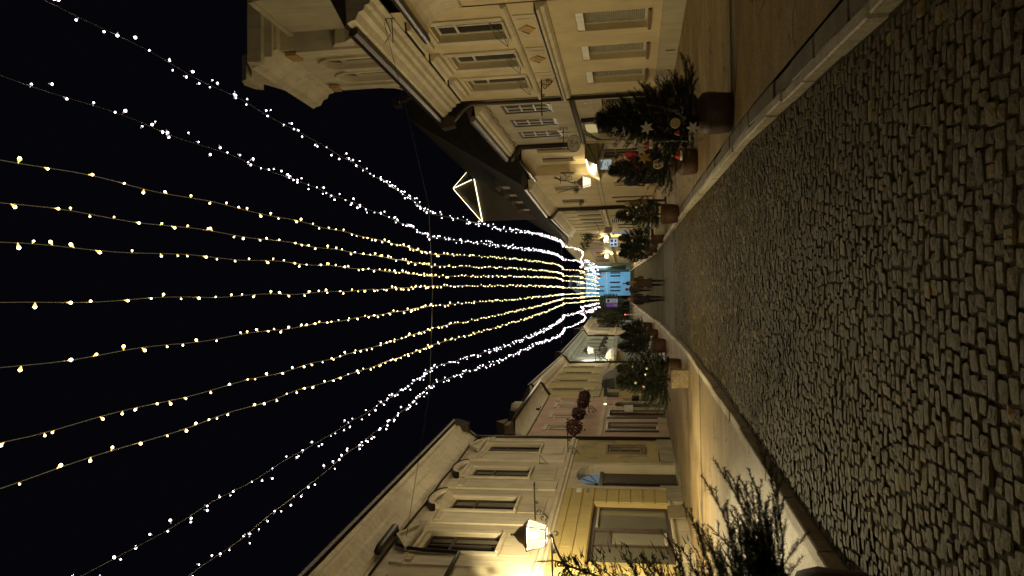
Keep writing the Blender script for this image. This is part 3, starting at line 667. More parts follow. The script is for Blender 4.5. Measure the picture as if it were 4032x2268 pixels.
# ---- pale house, cool light put into its colour
fr = Fr((-5.95, 58.9), (-5.68, 85.2), 1)
T = thing('townhouse', 'pale house with cool light put into its colour and four flower pots on its sills, beyond the high white lantern', 'house', (-5.95, 58.9, 0))
W = 26.2; ups = [(8.2, 9.4), (12.0, 13.3), (16.2, 17.5), (20.9, 22.4)]
m = MB(); fr.wall(m, rect(0, W, 3.3, 6.9), [rect(a, b, 4.0, 5.8) for a, b in ups] + [rect(3.4, 4.5, 4.0, 5.8)], .1); m.build('wall', coolpale, T)
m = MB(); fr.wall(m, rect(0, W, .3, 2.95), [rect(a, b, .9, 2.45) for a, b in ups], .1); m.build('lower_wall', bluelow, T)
body(fr, T, 0, W, 6.9)
for a, b in ups + [(3.4, 4.5)]:
    window(fr, T, a, b, 4.0, 5.8, .08, 2, (), win_d, gl, .06, True)
    m = MB(); fr.box(m, a - .2, a - .003, .001, .08, 3.9, 6.0); fr.box(m, b + .003, b + .2, .001, .08, 3.9, 6.0); m.build('architrave', coolpale, T)
    m = MB(); fr.box(m, a, b, .001, .05, 3.4, 3.85); m.build('apron_panel', coolpale, T)
for a, b in ups:
    window(fr, T, a, b, .9, 2.45, .08, 2, (.5,), win_d, gl, .06, True)
m = MB(); fr.prof(m, 0, W, [(0, 2.95), (.1, 3.0), (.12, 3.2), (.2, 3.25), (.2, 3.33), (0, 3.36)]); m.build('band', coolpale, T)
m = MB(); fr.prof(m, 0, W, zm([(0, 6.5), (.06, 6.5), (.1, 6.7), (.3, 6.8), (.4, 7.1), (.65, 7.3), (.7, 7.5), (0, 7.6)], 6.5, 7.6, 6.3, 7.04)); m.build('cornice', coolpale, T)
m = MB(); fr.prof(m, 0, W, [(.65, 7.05), (.78, 7.05), (.8, 7.16), (.65, 7.16)]); m.build('gutter', zinc, T)
m = MB(); fr.prof(m, 0, W, [(.6, 7.12), (-4, 10.0), (-4.1, 9.8), (0, 7.05)]); m.build('roof', tile, T)
pipe(fr, T, [(W - .6, .75, 7.05), (W - .6, .8, 6.8), (W - .4, .15, 6.4), (W - .4, .1, 1.0)], .08)
m = MB(); fr.poly(m, [(9.5, 7.2), (12.5, 7.2), (11, 8.7)], -2.5, -.2); m.build('dormer', darkhouse, T)
leafd = plain('dark_leaves', (.03, .042, .012), .7, var=.5)
def blob_leaves(c, r, n, size, mat, name, par, sq=1.0, seed=0, loc=None):
    q = random.Random(seed); m = MB()
    for i in range(n):
        v = Vector((q.gauss(0, 1), q.gauss(0, 1), q.gauss(0, 1))).normalized() * r * (q.random() ** .45)
        p_ = Vector(c) + Vector((v.x, v.y, v.z * sq)); a = Vector((q.uniform(-1, 1), q.uniform(-1, 1), q.uniform(-1, 1))).normalized() * size; b = a.orthogonal().normalized() * size * .5
        m.add([p_ - a, p_ + b, p_ + a, p_ - b], [(0, 1, 2, 3)])
    return m.build(name, mat, par, loc=loc)
for i, (a, b) in enumerate(ups):
    c = fr.P((a + b) / 2, .18, 4.02)
    t = thing('window_plant', ('potted plant on the %s upstairs sill of the pale blue house' % ('nearest', 'second nearest', 'third', 'farthest')[i]), 'plant', c, 'sill plants on the pale blue house')
    m = MB(); fr.box(m, a + .15, b - .15, .08, .28, 4.0, 4.16); m.build('trough', zinc, t)
    blob_leaves((c[0], c[1], 4.32), .34, 90, .09, leafd, 'foliage', t, .7, i)
awning(fr, 2.6, 2.95, 4.2, .95, .75, [gc2, gc2, plain('blue_printed_cloth', (.26, .30, .42), .7, var=.4, scale=7), gc2], .2, 'pale rounded awning with blue print beside the hanging dark box sign')
m = MB(); m.box(-5.9, -5.2, 60.9, 61.0, 2.25, 2.72); tag(m.build('shop_sign', plain('cream_panel', (.68, .56, .38), .5)), 'small cream panel below the rounded pale awning', 'sign')
t = thing('box_sign', 'dark square box sign hanging from the pale blue house', 'sign', (-5.4, 63, 3.9))
m = MB(); m.box(-5.72, -5.08, 62.9, 63.1, 3.55, 4.15); m.build('box', metal, t)
m = MB(); m.tube([(-5.9, 63, 4.25), (-5.0, 63, 4.25)], .02, 5); m.tube([(-5.6, 63, 4.25), (-5.6, 63, 4.14)], .01, 4); m.tube([(-5.2, 63, 4.25), (-5.2, 63, 4.14)], .01, 4); m.build('arm', metal, t)

# ---- far beige house with the bay
fr = Fr((-5.68, 85.2), (-4.95, 111), 1)
T = thing('townhouse', 'far beige house with a projecting bay at its end, last in the left row', 'house', (-5.68, 85.2, 0))
W = 25.8; ups = [(1.8, 3.4), (8.0, 9.6), (12.9, 14.6)]
m = MB(); fr.wall(m, rect(0, W, .9, 7.0), [rect(a, b, 4.2, 5.95) for a, b in ups] + [rect(a, b, 1.6, 2.95) for a, b in ups], .2); m.build('wall', beige, T)
body(fr, T, 0, W, 7.3, z0=.5)
for a, b in ups:
    window(fr, T, a, b, 4.2, 5.95, .15, 2, (), win_d, gl, .06, True); window(fr, T, a, b, 1.6, 2.95, .15, 2, (), win_d, gl, .06, True)
    m = MB(); fr.box(m, a, b, .001, .06, 3.75, 4.1); m.build('apron_panel', creamtrim, T)
m = MB(); fr.box(m, 0, W, .001, .12, 3.4, 3.6); m.build('band', creamtrim, T)
m = MB(); fr.prof(m, 0, W, [(0, 6.7), (.1, 6.75), (.2, 6.95), (.5, 7.15), (.6, 7.35), (0, 7.4)]); m.build('cornice', creamtrim, T)
m = MB(); fr.prof(m, 0, W, [(.6, 7.4), (-4, 10.8), (-4.1, 10.6), (0, 7.3)]); m.build('roof', tile, T)
m = MB(); fr.box(m, 18.5, 21.5, .0, .7, 3.5, 6.9); fr.box(m, 18.3, 21.7, .0, .8, 6.9, 7.1); fr.box(m, 18.3, 21.7, .0, .8, 3.3, 3.5); bay = m.build('bay', creamtrim, T)
for a in (18.8, 20.2):
    m = MB(); fr.box(m, a, a + 1.0, .701, .72, 4.4, 6.2); m.build('bay_window', gl, bay)
m = MB(); fr.box(m, 18.499, 18.52, .15, .55, 4.4, 6.2); m.build('bay_window', gl, bay)
m = MB(); m.add([fr.P(3, .8, 7.4), fr.P(6, .8, 7.4), fr.P(4.5, .4, 7.0)], [(0, 1, 2)]); fr.poly(m, [(2.5, 7.35), (6.0, 7.35), (4.3, 8.4)], -.8, .6); m.build('dormer', darkhouse, T)
# ================================================================= RIGHT ROW
# ---- near house, only its eaves reach into the picture
fr0 = Fr((6.81, 18.4), (6.81 - .4, 28.4), -1)
T = thing('townhouse', 'nearest house on the right, only its curved cream eaves and dark gutter showing', 'house', fr0.P(-.6, 0, 0))
m = MB(); fr0.box(m, -14, -.62, -6, -.02, 0, 5.6); m.build('wall', rcream, T)
pr_ = [(0, 5.45)] + [(.62 * (1 - math.cos(t_ * math.pi / 14)), 5.5 + .8 * math.sin(t_ * math.pi / 14)) for t_ in range(0, 8)] + [(.62, 6.36), (0, 6.36)]
m = MB(); fr0.prof(m, -14, -.62, pr_); m.build('coving', rtrim, T)
m = MB(); m.tube([fr0.P(-14, .70, 6.38), fr0.P(-.5, .70, 6.38)], .10, 10); m.build('gutter', zinc, T, True)
m = MB(); fr0.prof(m, -14, -.6, [(.68, 6.45), (-4, 9.0), (-4.1, 8.8), (0, 6.36)]); m.build('roof', tile, T)

# ---- warm cream house with roller blinds and the attic gable
fr = fr0
T = thing('townhouse', 'warm cream house on the right with three blinded windows and an ornate attic gable', 'house', fr.P(0, 0, 0))
U0, U1 = -1.6, 7.12
gw = [(-1.75 + .6, -.6), (.30, 1.5), (2.62, 3.78), (4.84, 6.0)]
uw = [(.32, 1.5), (2.62, 3.76), (4.82, 5.92)]
m = MB(); fr.wall(m, rect(-.6, U1, .64, 3.42), [rect(a, b, .98, 2.80) for a, b in gw[1:]], .26); m.build('lower_wall', rcream, T)
m = MB(); fr.wall(m, rect(-.6, U1, 3.42, 7.5), [rect(a, b, 4.68, 6.56) for a, b in uw], .26); m.build('upper_wall', rcream, T)
u = -.58
for w_ in (2.3, 2.6, 2.75):
    m = MB(); fr.box(m, u + .006, u + w_ - .006, -.3, .05, 0, .635); m.build('socle_slab', rgrey, T); u += w_
m = MB(); fr.box(m, 3.18, 3.27, .05, .055, .18, .44); m.build('vent_slot', metal, T)
body(fr, T, -.6, U1, 7.4)
for a, b in gw[1:]:
    m = MB(); d0 = -.25
    fr.box(m, a, a + .05, d0, d0 + .06, .985, 2.62); fr.box(m, b - .05, b, d0, d0 + .06, .985, 2.62); fr.box(m, a + .05, b - .05, d0, d0 + .06, .985, 1.05)
    wn = m.build('window', win_w, T)
    m = MB(); fr.box(m, a + .004, b - .004, -.255, -.02, 2.60, 2.795); m.build('blind_box', plain('white_blind_box', (.72, .68, .55), .5), wn)
    m = MB(); fr.box(m, a - .02, b + .06, -.2, .06, .90, .978); m.build('sill', plain('brown_sill', (.14, .09, .05), .6), wn)
    m = MB(); fr.box(m, a + .05, b - .05, -.262, -.256, 1.05, 2.60); m.build('pane', gl, wn)
    z = 1.06
    while z < 2.58:
        m = MB(); m.add([fr.P(a + .052, -.235, z), fr.P(b - .052, -.235, z), fr.P(b - .052, -.215, z + .028), fr.P(a + .052, -.215, z + .028), fr.P(b - .052, -.235, z + .046), fr.P(a + .052, -.235, z + .046)], [(0, 1, 2, 3), (3, 2, 4, 5)])
        m.build('slat', slatm, wn); z += .052
for a, b in uw:
    wn = window(fr, T, a, b, 4.7, 6.55, .22, 2, (.72,), win_w, gl, .07, False)
    m = MB(); fr.box(m, a - .06, b + .06, -.2, .08, 4.60, 4.68); m.build('sill', rtrim, wn)
    m = MB(); fr.box(m, a - .22, a - .003, .001, .045, 4.62, 6.62); fr.box(m, b + .003, b + .22, .001, .045, 4.62, 6.62); fr.box(m, a - .22, b + .22, .001, .05, 6.623, 6.72); m.build('architrave', rtrim, T)
    m = MB(); fr.prof(m, a - .3, b + .3, [(.0, 6.78), (.10, 6.80), (.12, 6.9), (.22, 6.96), (.24, 7.04), (0, 7.06)]); m.build('window_hood', rtrim, T)
    m = MB(); fr.box(m, a - .32, b + .32, .0, .27, 7.063, 7.085); m.build('hood_flashing', metal, T)
    m = MB()     # little iron flower-box brackets
    for u_ in (a + .1, b - .05): m.tube([fr.P(u_, .02, 4.98), fr.P(u_, .30, 4.66), fr.P(u_, .02, 4.66)], .011, 4)
    m.tube([fr.P(a + .1, .30, 4.66), fr.P(b - .05, .30, 4.66)], .011, 4); m.tube([fr.P(a + .1, .03, 4.98), fr.P(b - .05, .03, 4.98)], .011, 4); m.build('iron_bracket', metal, wn)
    c = (a + b) / 2
    m = MB(); fr.box(m, a - .25, b + .25, .001, .03, 3.74, 4.34); m.build('apron_panel', rtrim, T)
    m = MB(); fr.box(m, a - .05, b + .05, .031, .045, 3.80, 4.28); m.build('apron_field', rcream, T)
    m = MB(); fr.poly(m, [(c - .26, 4.04), (c, 3.86), (c + .26, 4.04), (c, 4.22)], .0455, .075); m.build('diamond_relief', orange, T)
    m = MB(); fr.poly(m, [(c - .30, 4.05), (c, 4.25), (c + .30, 4.05), (c, 4.31)], .0455, .095); m.build('diamond_hood', rtrim, T)
m = MB(); fr.prof(m, -.6, U1, [(0, 3.40), (.05, 3.42), (.12, 3.48), (.13, 3.56), (.2, 3.6), (.21, 3.66), (0, 3.70)]); m.build('string_course', rtrim, T)
m = MB(); fr.box(m, -.6, U1, .0, .22, 3.702, 3.715); m.build('string_flashing', zinc, T)
m = MB(); fr.prof(m, -.6, U1, [(0, 4.38), (.06, 4.40), (.11, 4.46), (.11, 4.52), (.03, 4.55), (0, 4.55)]); m.build('sill_course', rtrim, T)
m = MB(); fr.prof(m, U0, U1 + .05, [(0, 7.28), (.04, 7.28), (.05, 7.42), (.16, 7.46), (.18, 7.56), (.30, 7.60), (.34, 7.72), (.52, 7.80), (.54, 7.90), (.60, 8.0), (0, 8.05)]); m.build('cornice', rtrim, T)
m = MB(); fr.prof(m, U0 + .3, U1 + .15, [(.60, 7.86), (.72, 7.86), (.78, 7.94), (.76, 8.08), (.60, 8.06)]); m.build('gutter', zinc, T)
m = MB(); fr.prof(m, U0, U1 + .1, [(.70, 8.05), (-5, 11.0), (-5.1, 10.8), (0, 8.0)]); m.build('roof', tile, T)
pipe(fr, T, [(U1 + .08, .78, 7.9), (U1 + .08, .72, 7.6), (U1 + .04, .3, 7.2), (U1 + .02, .12, 6.9), (U1 + .02, .1, .1)], .07)
m = MB(); m.box8([fr.P(U1 - .02, .5, 7.5), fr.P(U1 + .3, .5, 7.5), fr.P(U1 + .3, .85, 7.5), fr.P(U1 - .02, .85, 7.5), fr.P(U1 - .1, .45, 7.95), fr.P(U1 + .38, .45, 7.95), fr.P(U1 + .38, .92, 7.95), fr.P(U1 - .1, .92, 7.95)]); m.build('rain_hopper', zinc, T)
m = MB(); m.tube([fr.P(i * .5 - .5, .06 + .01 * (i % 2), 7.24 + .01 * math.sin(i * 2.1)) for i in range(15)], .006, 4); m.build('cable', metal, T)
# attic gable
def G(m, u0, u1, d0, d1, z0, z1): fr.box(m, u0, u1, d0, d1, z0, z1)
m = MB(); a1 = archp(4.3, 5.15, 9.2, 10.75, 8, .5); a2 = archp(5.65, 6.5, 9.2, 10.75, 8, .5)
fr.wall(m, rect(3.35, 7.25, 8.3, 12.15), [a1, a2], .07, d=-.8); fr.box(m, 3.352, 7.248, -3.4, -1.05, 8.3, 12.14)
m.add([fr.P(3.35, -.8, 8.3), fr.P(3.35, -1.05, 8.3), fr.P(3.35, -1.05, 12.15), fr.P(3.35, -.8, 12.15)], [(0, 1, 2, 3)]); m.add([fr.P(7.25, -.8, 8.3), fr.P(7.25, -1.05, 8.3), fr.P(7.25, -1.05, 12.15), fr.P(7.25, -.8, 12.15)], [(0, 1, 2, 3)])
gb = m.build('attic_gable', rtrim, T)
for a in (a1, a2):
    u0, u1 = a[0][0], a[1][0]
    m = MB(); fr.poly(m, archp(u0 + .01, u1 - .01, 9.21, 10.75, 8, .49), -.89, -.868); m.build('blind_window', rgrey, gb)
    m = MB(); fr.box(m, u0 + .22, u1 - .4, -.867, -.855, 9.4, 10.5); fr.poly(m, [(u0 + .2, 10.72), (u1 - .2, 10.72), ((u0 + u1) / 2, 11.15)], -.867, -.855); m.build('window_slit', darkhouse, gb)
    o = archp(u0 - .14, u1 + .14, 9.2, 10.75, 8, .64); i_ = archp(u0 - .002, u1 + .002, 9.2, 10.75, 8, .502)
    m = MB(); fr.poly(m, o[1:] + [o[0], i_[0]] + list(reversed(i_[1:])), -.799, -.72); m.build('arch_moulding', rtrim, gb)
m = MB(); fr.box(m, 3.2, 7.4, -.799, -.66, 8.9, 9.15); fr.box(m, 3.35, 3.75, -.799, -.70, 9.2, 11.6); fr.box(m, 6.85, 7.25, -.799, -.70, 9.2, 11.6); fr.box(m, 5.28, 5.52, -.799, -.74, 9.2, 10.8); m.build('gable_pilaster', rtrim, gb)
for u, z, w_, h in ((3.4, 11.62, .55, .35), (6.7, 11.62, .5, .3), (6.9, 9.0, .3, .12)):
    m = MB(); fr.box(m, u, u + w_, -.74, -.64, z, z + h); m.build('relief', orange, gb)
prg = [(-.8, 12.1), (-.74, 12.12), (-.70, 12.3), (-.55, 12.36), (-.5, 12.5), (-.3, 12.62), (-.26, 12.8), (-.2, 12.9), (-3.4, 13.0), (-3.4, 12.15)]
m = MB(); fr.prof(m, 3.1, 7.6, prg); fr.box(m, 2.8, 3.1, -3.3, -.3, 12.45, 12.9); fr.box(m, 2.98, 3.1, -3.3, -.5, 12.2, 12.449); m.build('gable_cornice', rtrim, gb)
m = MB(); fr.poly(m, [(3.3, 13.0), (7.3, 13.0), (6.9, 13.35), (6.3, 13.6), (5.6, 13.95), (5.0, 13.95), (4.4, 13.6), (3.7, 13.35)], -1.4, -.6); m.build('pediment', rtrim, gb)
m = MB(); fr.poly(m, [(4.7, 13.96), (5.9, 13.96), (5.75, 14.2), (5.3, 14.35), (4.85, 14.2)], -1.3, -.45); m.build('finial', rtrim, gb)
# volutes left and right of the gable
for sg, c in ((-1, 3.34), (1, 7.26)):
    pts = [(c, 8.4), (c + sg * .8, 8.4), (c + sg * .85, 9.0), (c + sg * .68, 9.5), (c + sg * .35, 9.85), (c + sg * .28, 10.2), (c, 10.4)]
    m = MB(); fr.poly(m, pts, -1.3, -.78); m.build('volute', rtrim, gb)
    m = MB(); fr.poly(m, [(c + sg * .12, 8.8), (c + sg * .62, 8.8), (c + sg * .66, 9.1), (c + sg * .5, 9.45), (c + sg * .15, 9.6)], -.779, -.72); m.build('relief', orange, gb)
m = MB(); fr.box(m, .7, 3.0, -4.8, -1.2, 9.0, 11.55); fr.box(m, .62, 3.08, -4.9, -1.12, 11.55, 11.7); m.build('chimney_wall', rgrey, T)
m = MB(); fr.poly(m, [(-1.5, 9.0), (.2, 9.0), (.1, 10.2), (-.6, 10.9), (-1.5, 10.6)], -2.6, -1.6); m.build('chimney_wall', darkhouse, T)
m = MB(); m.tube([fr.P(3.9, .75, 8.1), fr.P(3.9, .85, 8.5), fr.P(4.2, .85, 8.55)], .03, 5); fr.box(m, 3.95, 4.3, .7, .95, 8.5, 8.7); fr.box(m, 3.7, 3.85, .72, .9, 8.2, 8.4); m.build('roof_floodlight', metal, T)
t = wall_rod(fr, 5.1, 4.2, 1.2, 'black wrought-iron sign bracket with no sign on the warm cream house')

# ---- grey-cream house with six-pane windows
fr = Fr((6.52, 25.55), (6.36, 33.1), -1)
T = thing('townhouse', 'grey-cream house on the right with three six-pane windows and a heavy moulded eaves', 'house', fr.P(0, 0, 0))
W = 7.5; uw = [(.88, 1.95), (2.98, 4.08), (5.05, 6.15)]
m = MB(); fr.wall(m, rect(.02, W, 3.45, 6.7), [rect(a, b, 4.25, 5.98) for a, b in uw], .1); m.build('upper_wall', rgrey, T)
m = MB(); fr.wall(m, rect(.02, W, .05, 3.4), [rect(.66, 2.1, .72, 2.43), rect(3.35, 6.9, .08, 3.3)], .3); m.build('lower_wall', rgrey, T)
body(fr, T, 0, W, 6.8, front=-.5)
for a, b in uw:
    m = MB(); fr.box(m, a - .04, a + .03, -.09, .012, 4.22, 6.02); fr.box(m, b - .03, b + .04, -.09, .012, 4.22, 6.02); fr.box(m, a + .03, b - .03, -.09, .012, 5.94, 6.02); fr.box(m, a + .03, b - .03, -.09, .012, 4.22, 4.30); m.build('outer_casing', win_d, T)
    window(fr, T, a + .04, b - .04, 4.31, 5.93, .08, 2, (1/3, 2/3), win_w, gl, .06, False, .025)
m = MB(); fr.prof(m, .1, W, [(0, 3.36), (.1, 3.38), (.14, 3.48), (.05, 3.56), (0, 3.56)]); m.build('string_course', zinc, T)
m = MB(); fr.box(m, .3, 3.2, .001, .018, 2.75, 3.3); fr.box(m, .3, .6, .001, .018, .1, 2.7); m.build('wall_panel', rgrey, T)
window(fr, T, .66, 2.1, .74, 2.42, .25, 2, (), plain('grey_frame', (.25, .23, .18), .5), gl, .12, True)
m = MB(); fr.box(m, .8, .92, .02, .07, 2.95, 3.05); m.build('alarm_box', whitep, T)
for k, z in enumerate((.4, .8, 1.2, 1.6, 2.0, 2.4)):
    m = MB(); fr.box(m, 2.25, 3.05, .001, .016, z - .17, z + .21); m.build('course_block', rgrey, T)
pipe(fr, T, [(3.2, .1, 3.3), (3.2, .1, .1)], .09)
# shop front with lit fanlights
m = MB(); fr.box(m, 3.36, 6.89, -.3, -.2, 2.62, 2.80); fr.box(m, 4.75, 5.05, -.3, -.18, .1, 3.28); fr.box(m, 3.36, 3.5, -.3, -.2, .1, 2.62); fr.box(m, 6.75, 6.89, -.3, -.2, .1, 2.62)
sf = m.build('shop_front', win_d, T); ylw = emis('lit_fanlight', (1.0, .80, .36), .42)
for a, b in ((3.38, 4.0), (4.06, 4.74), (5.06, 5.85), (5.91, 6.88)):
    m = MB(); fr.box(m, a, b, -.27, -.25, 2.81, 3.28); m.build('fanlight_pane', ylw, sf)
for a, b in ((3.51, 4.745), (5.055, 6.745)):
    m = MB(); fr.box(m, a, b, -.28, -.26, .12, 2.61); m.build('pane', gl, sf)
m = MB(); fr.box(m, 3.9, 4.6, -.258, -.24, 2.0, 2.4); m.build('shop_screen', emis('blue_screen', (.45, .85, 1.0), 1.4), sf)
for k in range(5):
    m = MB(); fr.box(m, 3.95 + .13 * k, 3.99 + .13 * k, -.238, -.23, 2.0 + .05 * (k % 3), 2.3 + .05 * (k % 2)); m.build('screen_stripe', metal, sf)
m = MB()
for q in (-.5, -.15, .2, .5): m.tube([fr.P(4.9 + q, .15, 3.3), fr.P(4.9 + q * .3, .45, 2.8), fr.P(4.9, .5, 2.55)], .018, 4)
m.tube([fr.P(4.9, .5, 2.8), fr.P(4.9, .5, 2.0)], .025, 5); m.build('iron_ornament', metal, sf)
# moulded eaves with a spouted end
m = MB(); fr.prof(m, .1, W, zm([(0, 6.5), (.05, 6.5), (.06, 6.62), (.2, 6.66), (.32, 6.76), (.38, 6.9), (.46, 6.94), (.52, 7.1), (0, 7.2)], 6.5, 7.2, 6.42, 6.84)); m.build('cornice', rtrim, T)
m = MB(); m.tube([fr.P(i * .37 + .2, .06 + .015 * (i % 2), 6.46 + .02 * math.sin(i * 1.7)) for i in range(20)], .02, 4); m.build('cable', metal, T)
m = MB(); fr.prof(m, .1, W + .1, [(.50, 6.79), (.64, 6.79), (.71, 6.88), (.71, 6.98), (.5, 6.96)]); m.build('gutter', zincl, T)
m = MB(); fr.prof(m, .1, W + .1, [(.7, 6.97), (-5, 9.0), (-5.1, 8.8), (0, 6.86)]); m.build('roof', tile, T)
pipe(fr, T, [(W, .6, 6.85), (W, .62, 6.65), (W - .02, .35, 6.45), (W - .02, .12, 6.3), (W - .02, .1, 3.7)], .11)
# oval hanging sign
o = fr.P(4.5, 0, 4.1); sy = o[1]
t = thing('oval_sign', 'oval grey café sign lettered in black on a scrolled iron bracket, right side', 'sign', o)
m = MB(); m.tube([(6.45, sy, 4.1), (5.6, sy, 4.1)], .018, 6); m.tube([(6.45, sy, 4.32), (6.45, sy, 3.75)], .018, 5); m.tube([(6.2, sy, 4.6), (6.2, sy, 3.8)], .015, 5)
for c0, c1, r_, st, dr_ in ((6.02, 3.98, .09, 1.6, 1), (6.02, 4.22, .09, -1.6, -1), (6.35, 4.22, .07, -1.6, 1), (6.35, 3.97, .07, 1.6, -1), (5.66, 4.1, .05, 0, 1)):
    m.tube([(a, sy, b) for a, b in scroll((c0, c1), r_, 1.3, st, dr_)], .01, 5)
m.tube([(6.0, sy, 4.1), (6.0, sy, 3.95)], .01, 5); m.tube([(5.74, sy, 4.1), (5.74, sy, 3.98)], .01, 5); m.build('iron_bracket', metal, t)
m = MB(); n = 28
ring = [(5.74 + .335 * math.cos(2 * math.pi * k / n), 3.68 + .25 * math.sin(2 * math.pi * k / n)) for k in range(n)]
m.add([(a, sy - .025, b) for a, b in ring] + [(a, sy + .025, b) for a, b in ring], [tuple(range(n)), tuple(reversed(range(n, 2 * n)))] + [(i, (i + 1) % n, n + (i + 1) % n, n + i) for i in range(n)])
m.build('board', plain('grey_sign_face', (.44, .40, .30), .6), t)
m = MB(); m.tube([(a, sy, b) for a, b in ring + ring[:1]], .02, 5); m.build('rim', metal, t)
def text(s_, size, loc, rot, mat, par, name='lettering', ext=.002, shear=0):
    c = bpy.data.curves.new(name, 'FONT'); c.body = s_; c.size = size; c.extrude = ext; c.align_x = 'CENTER'; c.align_y = 'CENTER'; c.shear = shear; c.resolution_u = 3
    o_ = bpy.data.objects.new('tmp', c); COL.objects.link(o_); bpy.context.view_layer.update()
    me = bpy.data.meshes.new_from_object(o_.evaluated_get(bpy.context.evaluated_depsgraph_get())); COL.objects.unlink(o_); bpy.data.objects.remove(o_)
    me.materials.clear(); me.materials.append(mat); ob = bpy.data.objects.new(name, me); COL.objects.link(ob)
    ob.rotation_euler = rot; q = par; off = Vector()
    while q is not None: off += q.location; q = q.parent
    ob.location = Vector(loc) - off; ob.parent = par; return ob
text('CIA', .2, (5.72, sy - .03, 3.76), (R(90), 0, 0), metal, t, shear=.15)
text('Si.', .2, (5.76, sy - .03, 3.58), (R(90), 0, 0), metal, t, shear=.3)

# ---- narrow house with the dark porch roof
fr = Fr((6.36, 33.1), (6.24, 38.1), -1)
T = thing('townhouse', 'narrow cream house with a dark pitched porch roof over its entrance', 'house', fr.P(0, 0, 0))
W = 5.0; uw = [(.75, 1.85), (3.05, 4.1)]
m = MB(); fr.wall(m, rect(.05, W, .05, 6.0), [rect(a, b, 4.2, 5.72) for a, b in uw] + [rect(1.8, 4.4, .08, 2.7)], .2); m.build('wall', rcream, T)
body(fr, T, 0, W, 6.25)
for a, b in uw:
    window(fr, T, a, b, 4.2, 5.72, .15, 1, (.1,), plain('brown_wood', (.16, .10, .05), .6), gl, .06, False, .03)
    m = MB(); fr.box(m, a - .12, a - .003, .001, .03, 4.1, 5.85); fr.box(m, b + .003, b + .12, .001, .03, 4.1, 5.85); fr.box(m, a - .12, b + .12, .001, .032, 5.851, 5.9); m.build('architrave', rtrim, T)
pr_ = [(0, 5.93)] + [(.62 * (1 - math.cos(t_ * math.pi / 14)), 5.94 + .32 * math.sin(t_ * math.pi / 14)) for t_ in range(0, 8)] + [(.62, 6.28), (0, 6.28)]
m = MB(); fr.prof(m, .2, W, pr_); m.build('coving', rtrim, T)
m = MB(); m.tube([fr.P(-.1, .72, 6.30), fr.P(W + .2, .72, 6.30)], .10, 8); m.build('gutter', zinc, T, True)
m = MB(); fr.prof(m, 0, W, [(.7, 6.38), (-5, 8.8), (-5.1, 8.6), (0, 6.3)]); m.build('roof', tile, T)
m = MB(); fr.poly(m, [(.3, 3.45), (4.9, 3.45), (4.9, 3.36), (.3, 3.36)], 0, .7); fr.prof(m, .35, 4.85, [(0, 3.36), (.75, 3.34), (.95, 2.95), (.93, 2.90), (.2, 2.86), (0, 2.9)]); m.build('porch_roof', plain('olive_brown_metal', (.14, .11, .04), .4), T)
for u in (.35, 2.6, 4.82):
    m = MB(); m.tube([fr.P(u, .02, 3.3), fr.P(u, .9, 2.93), fr.P(u, .02, 2.6)], .025, 5); m.build('porch_bracket', metal, T)
window(fr, T, 1.8, 4.4, .1, 2.7, .18, 3, (.8,), win_d, gl, .09, False, name='entrance')
m = MB(); fr.box(m, .5, 1.5, .001, .04, .2, 2.6); m.build('poster_panel', beige, T)

# ---- house with the wall lantern at its corner
fr = Fr((5.72, 38.1), (5.17, 48.6), -1)
T = thing('townhouse', 'cream house behind the right wall lantern under a big dark roof', 'house', fr.P(0, 0, 0))
W = 10.5; uw = [(3.2, 4.75), (7.55, 9.1)]
m = MB(); fr.wall(m, rect(0, W, .05, 6.6), [rect(a, b, 4.25, 5.62) for a, b in uw] + [rect(7.2, 7.85, .1, 2.55), rect(8.6, 9.6, .1, 2.35), rect(2.6, 3.1, 1.6, 2.35), rect(3.35, 3.85, 1.6, 2.3)], .18)
m.add([fr.P(0, 0, .05), fr.P(0, -.75, .05), fr.P(0, -.75, 6.6), fr.P(0, 0, 6.6)], [(0, 1, 2, 3)]); m.build('wall', rcream, T)
body(fr, T, 0.03, W, 6.7)
for a, b in uw: window(fr, T, a, b, 4.25, 5.62, .15, 2, (), plain('brown_wood', (.16, .10, .05), .6), gl3, .07, True)
for i, (a, b) in enumerate(uw): blob_leaves(fr.P(b - .3, .05, 4.5), .18, 60, .05, leafd, 'sill_plant', T, 1, 20 + i)
window(fr, T, 7.2, 7.85, .12, 2.55, .1, 1, (), win_d, gl3, .06, False, name='side_door'); window(fr, T, 8.6, 9.6, .12, 2.35, .1, 2, (), win_d, gl, .08, False, name='side_door')
window(fr, T, 2.6, 3.1, 1.6, 2.35, .08, 1, (), win_d, gl3, .04, False); window(fr, T, 3.35, 3.85, 1.6, 2.3, .08, 1, (), win_d, gl3, .04, False)
m = MB(); fr.box(m, 0, W, .001, .02, 3.24, 3.27); fr.box(m, 1.5, W, .001, .03, 3.02, 3.05); m.build('course_line', socle, T)
m = MB(); fr.prof(m, .9, W, zm([(0, 6.3), (.04, 6.3), (.06, 6.4), (.5, 6.75), (.56, 6.9), (.56, 7.0), (0, 7.05)], 6.3, 7.05, 6.28, 6.76)); m.build('cornice', rtrim, T)
m = MB(); fr.prof(m, .3, W, [(.5, 6.77), (.62, 6.77), (.66, 6.88), (.5, 6.88)]); m.build('gutter', zinc, T)
m = MB(); m.tube([fr.P(.7, .05, 5.4), fr.P(.7, .08, 4.9), fr.P(1.9, .05, 4.6), fr.P(3.0, .05, 4.3), fr.P(5.0, .05, 5.6)], .016, 4); m.build('cable', metal, T)
m = MB(); m.tube([fr.P(.35, .03, 5.3), fr.P(.2, .25, 5.0), fr.P(.2, .3, 4.7)], .03, 5); m.tube([fr.P(.35, .03, 5.0), fr.P(1.0, .25, 5.05)], .02, 5); m.build('insulator_bracket', metal, T)
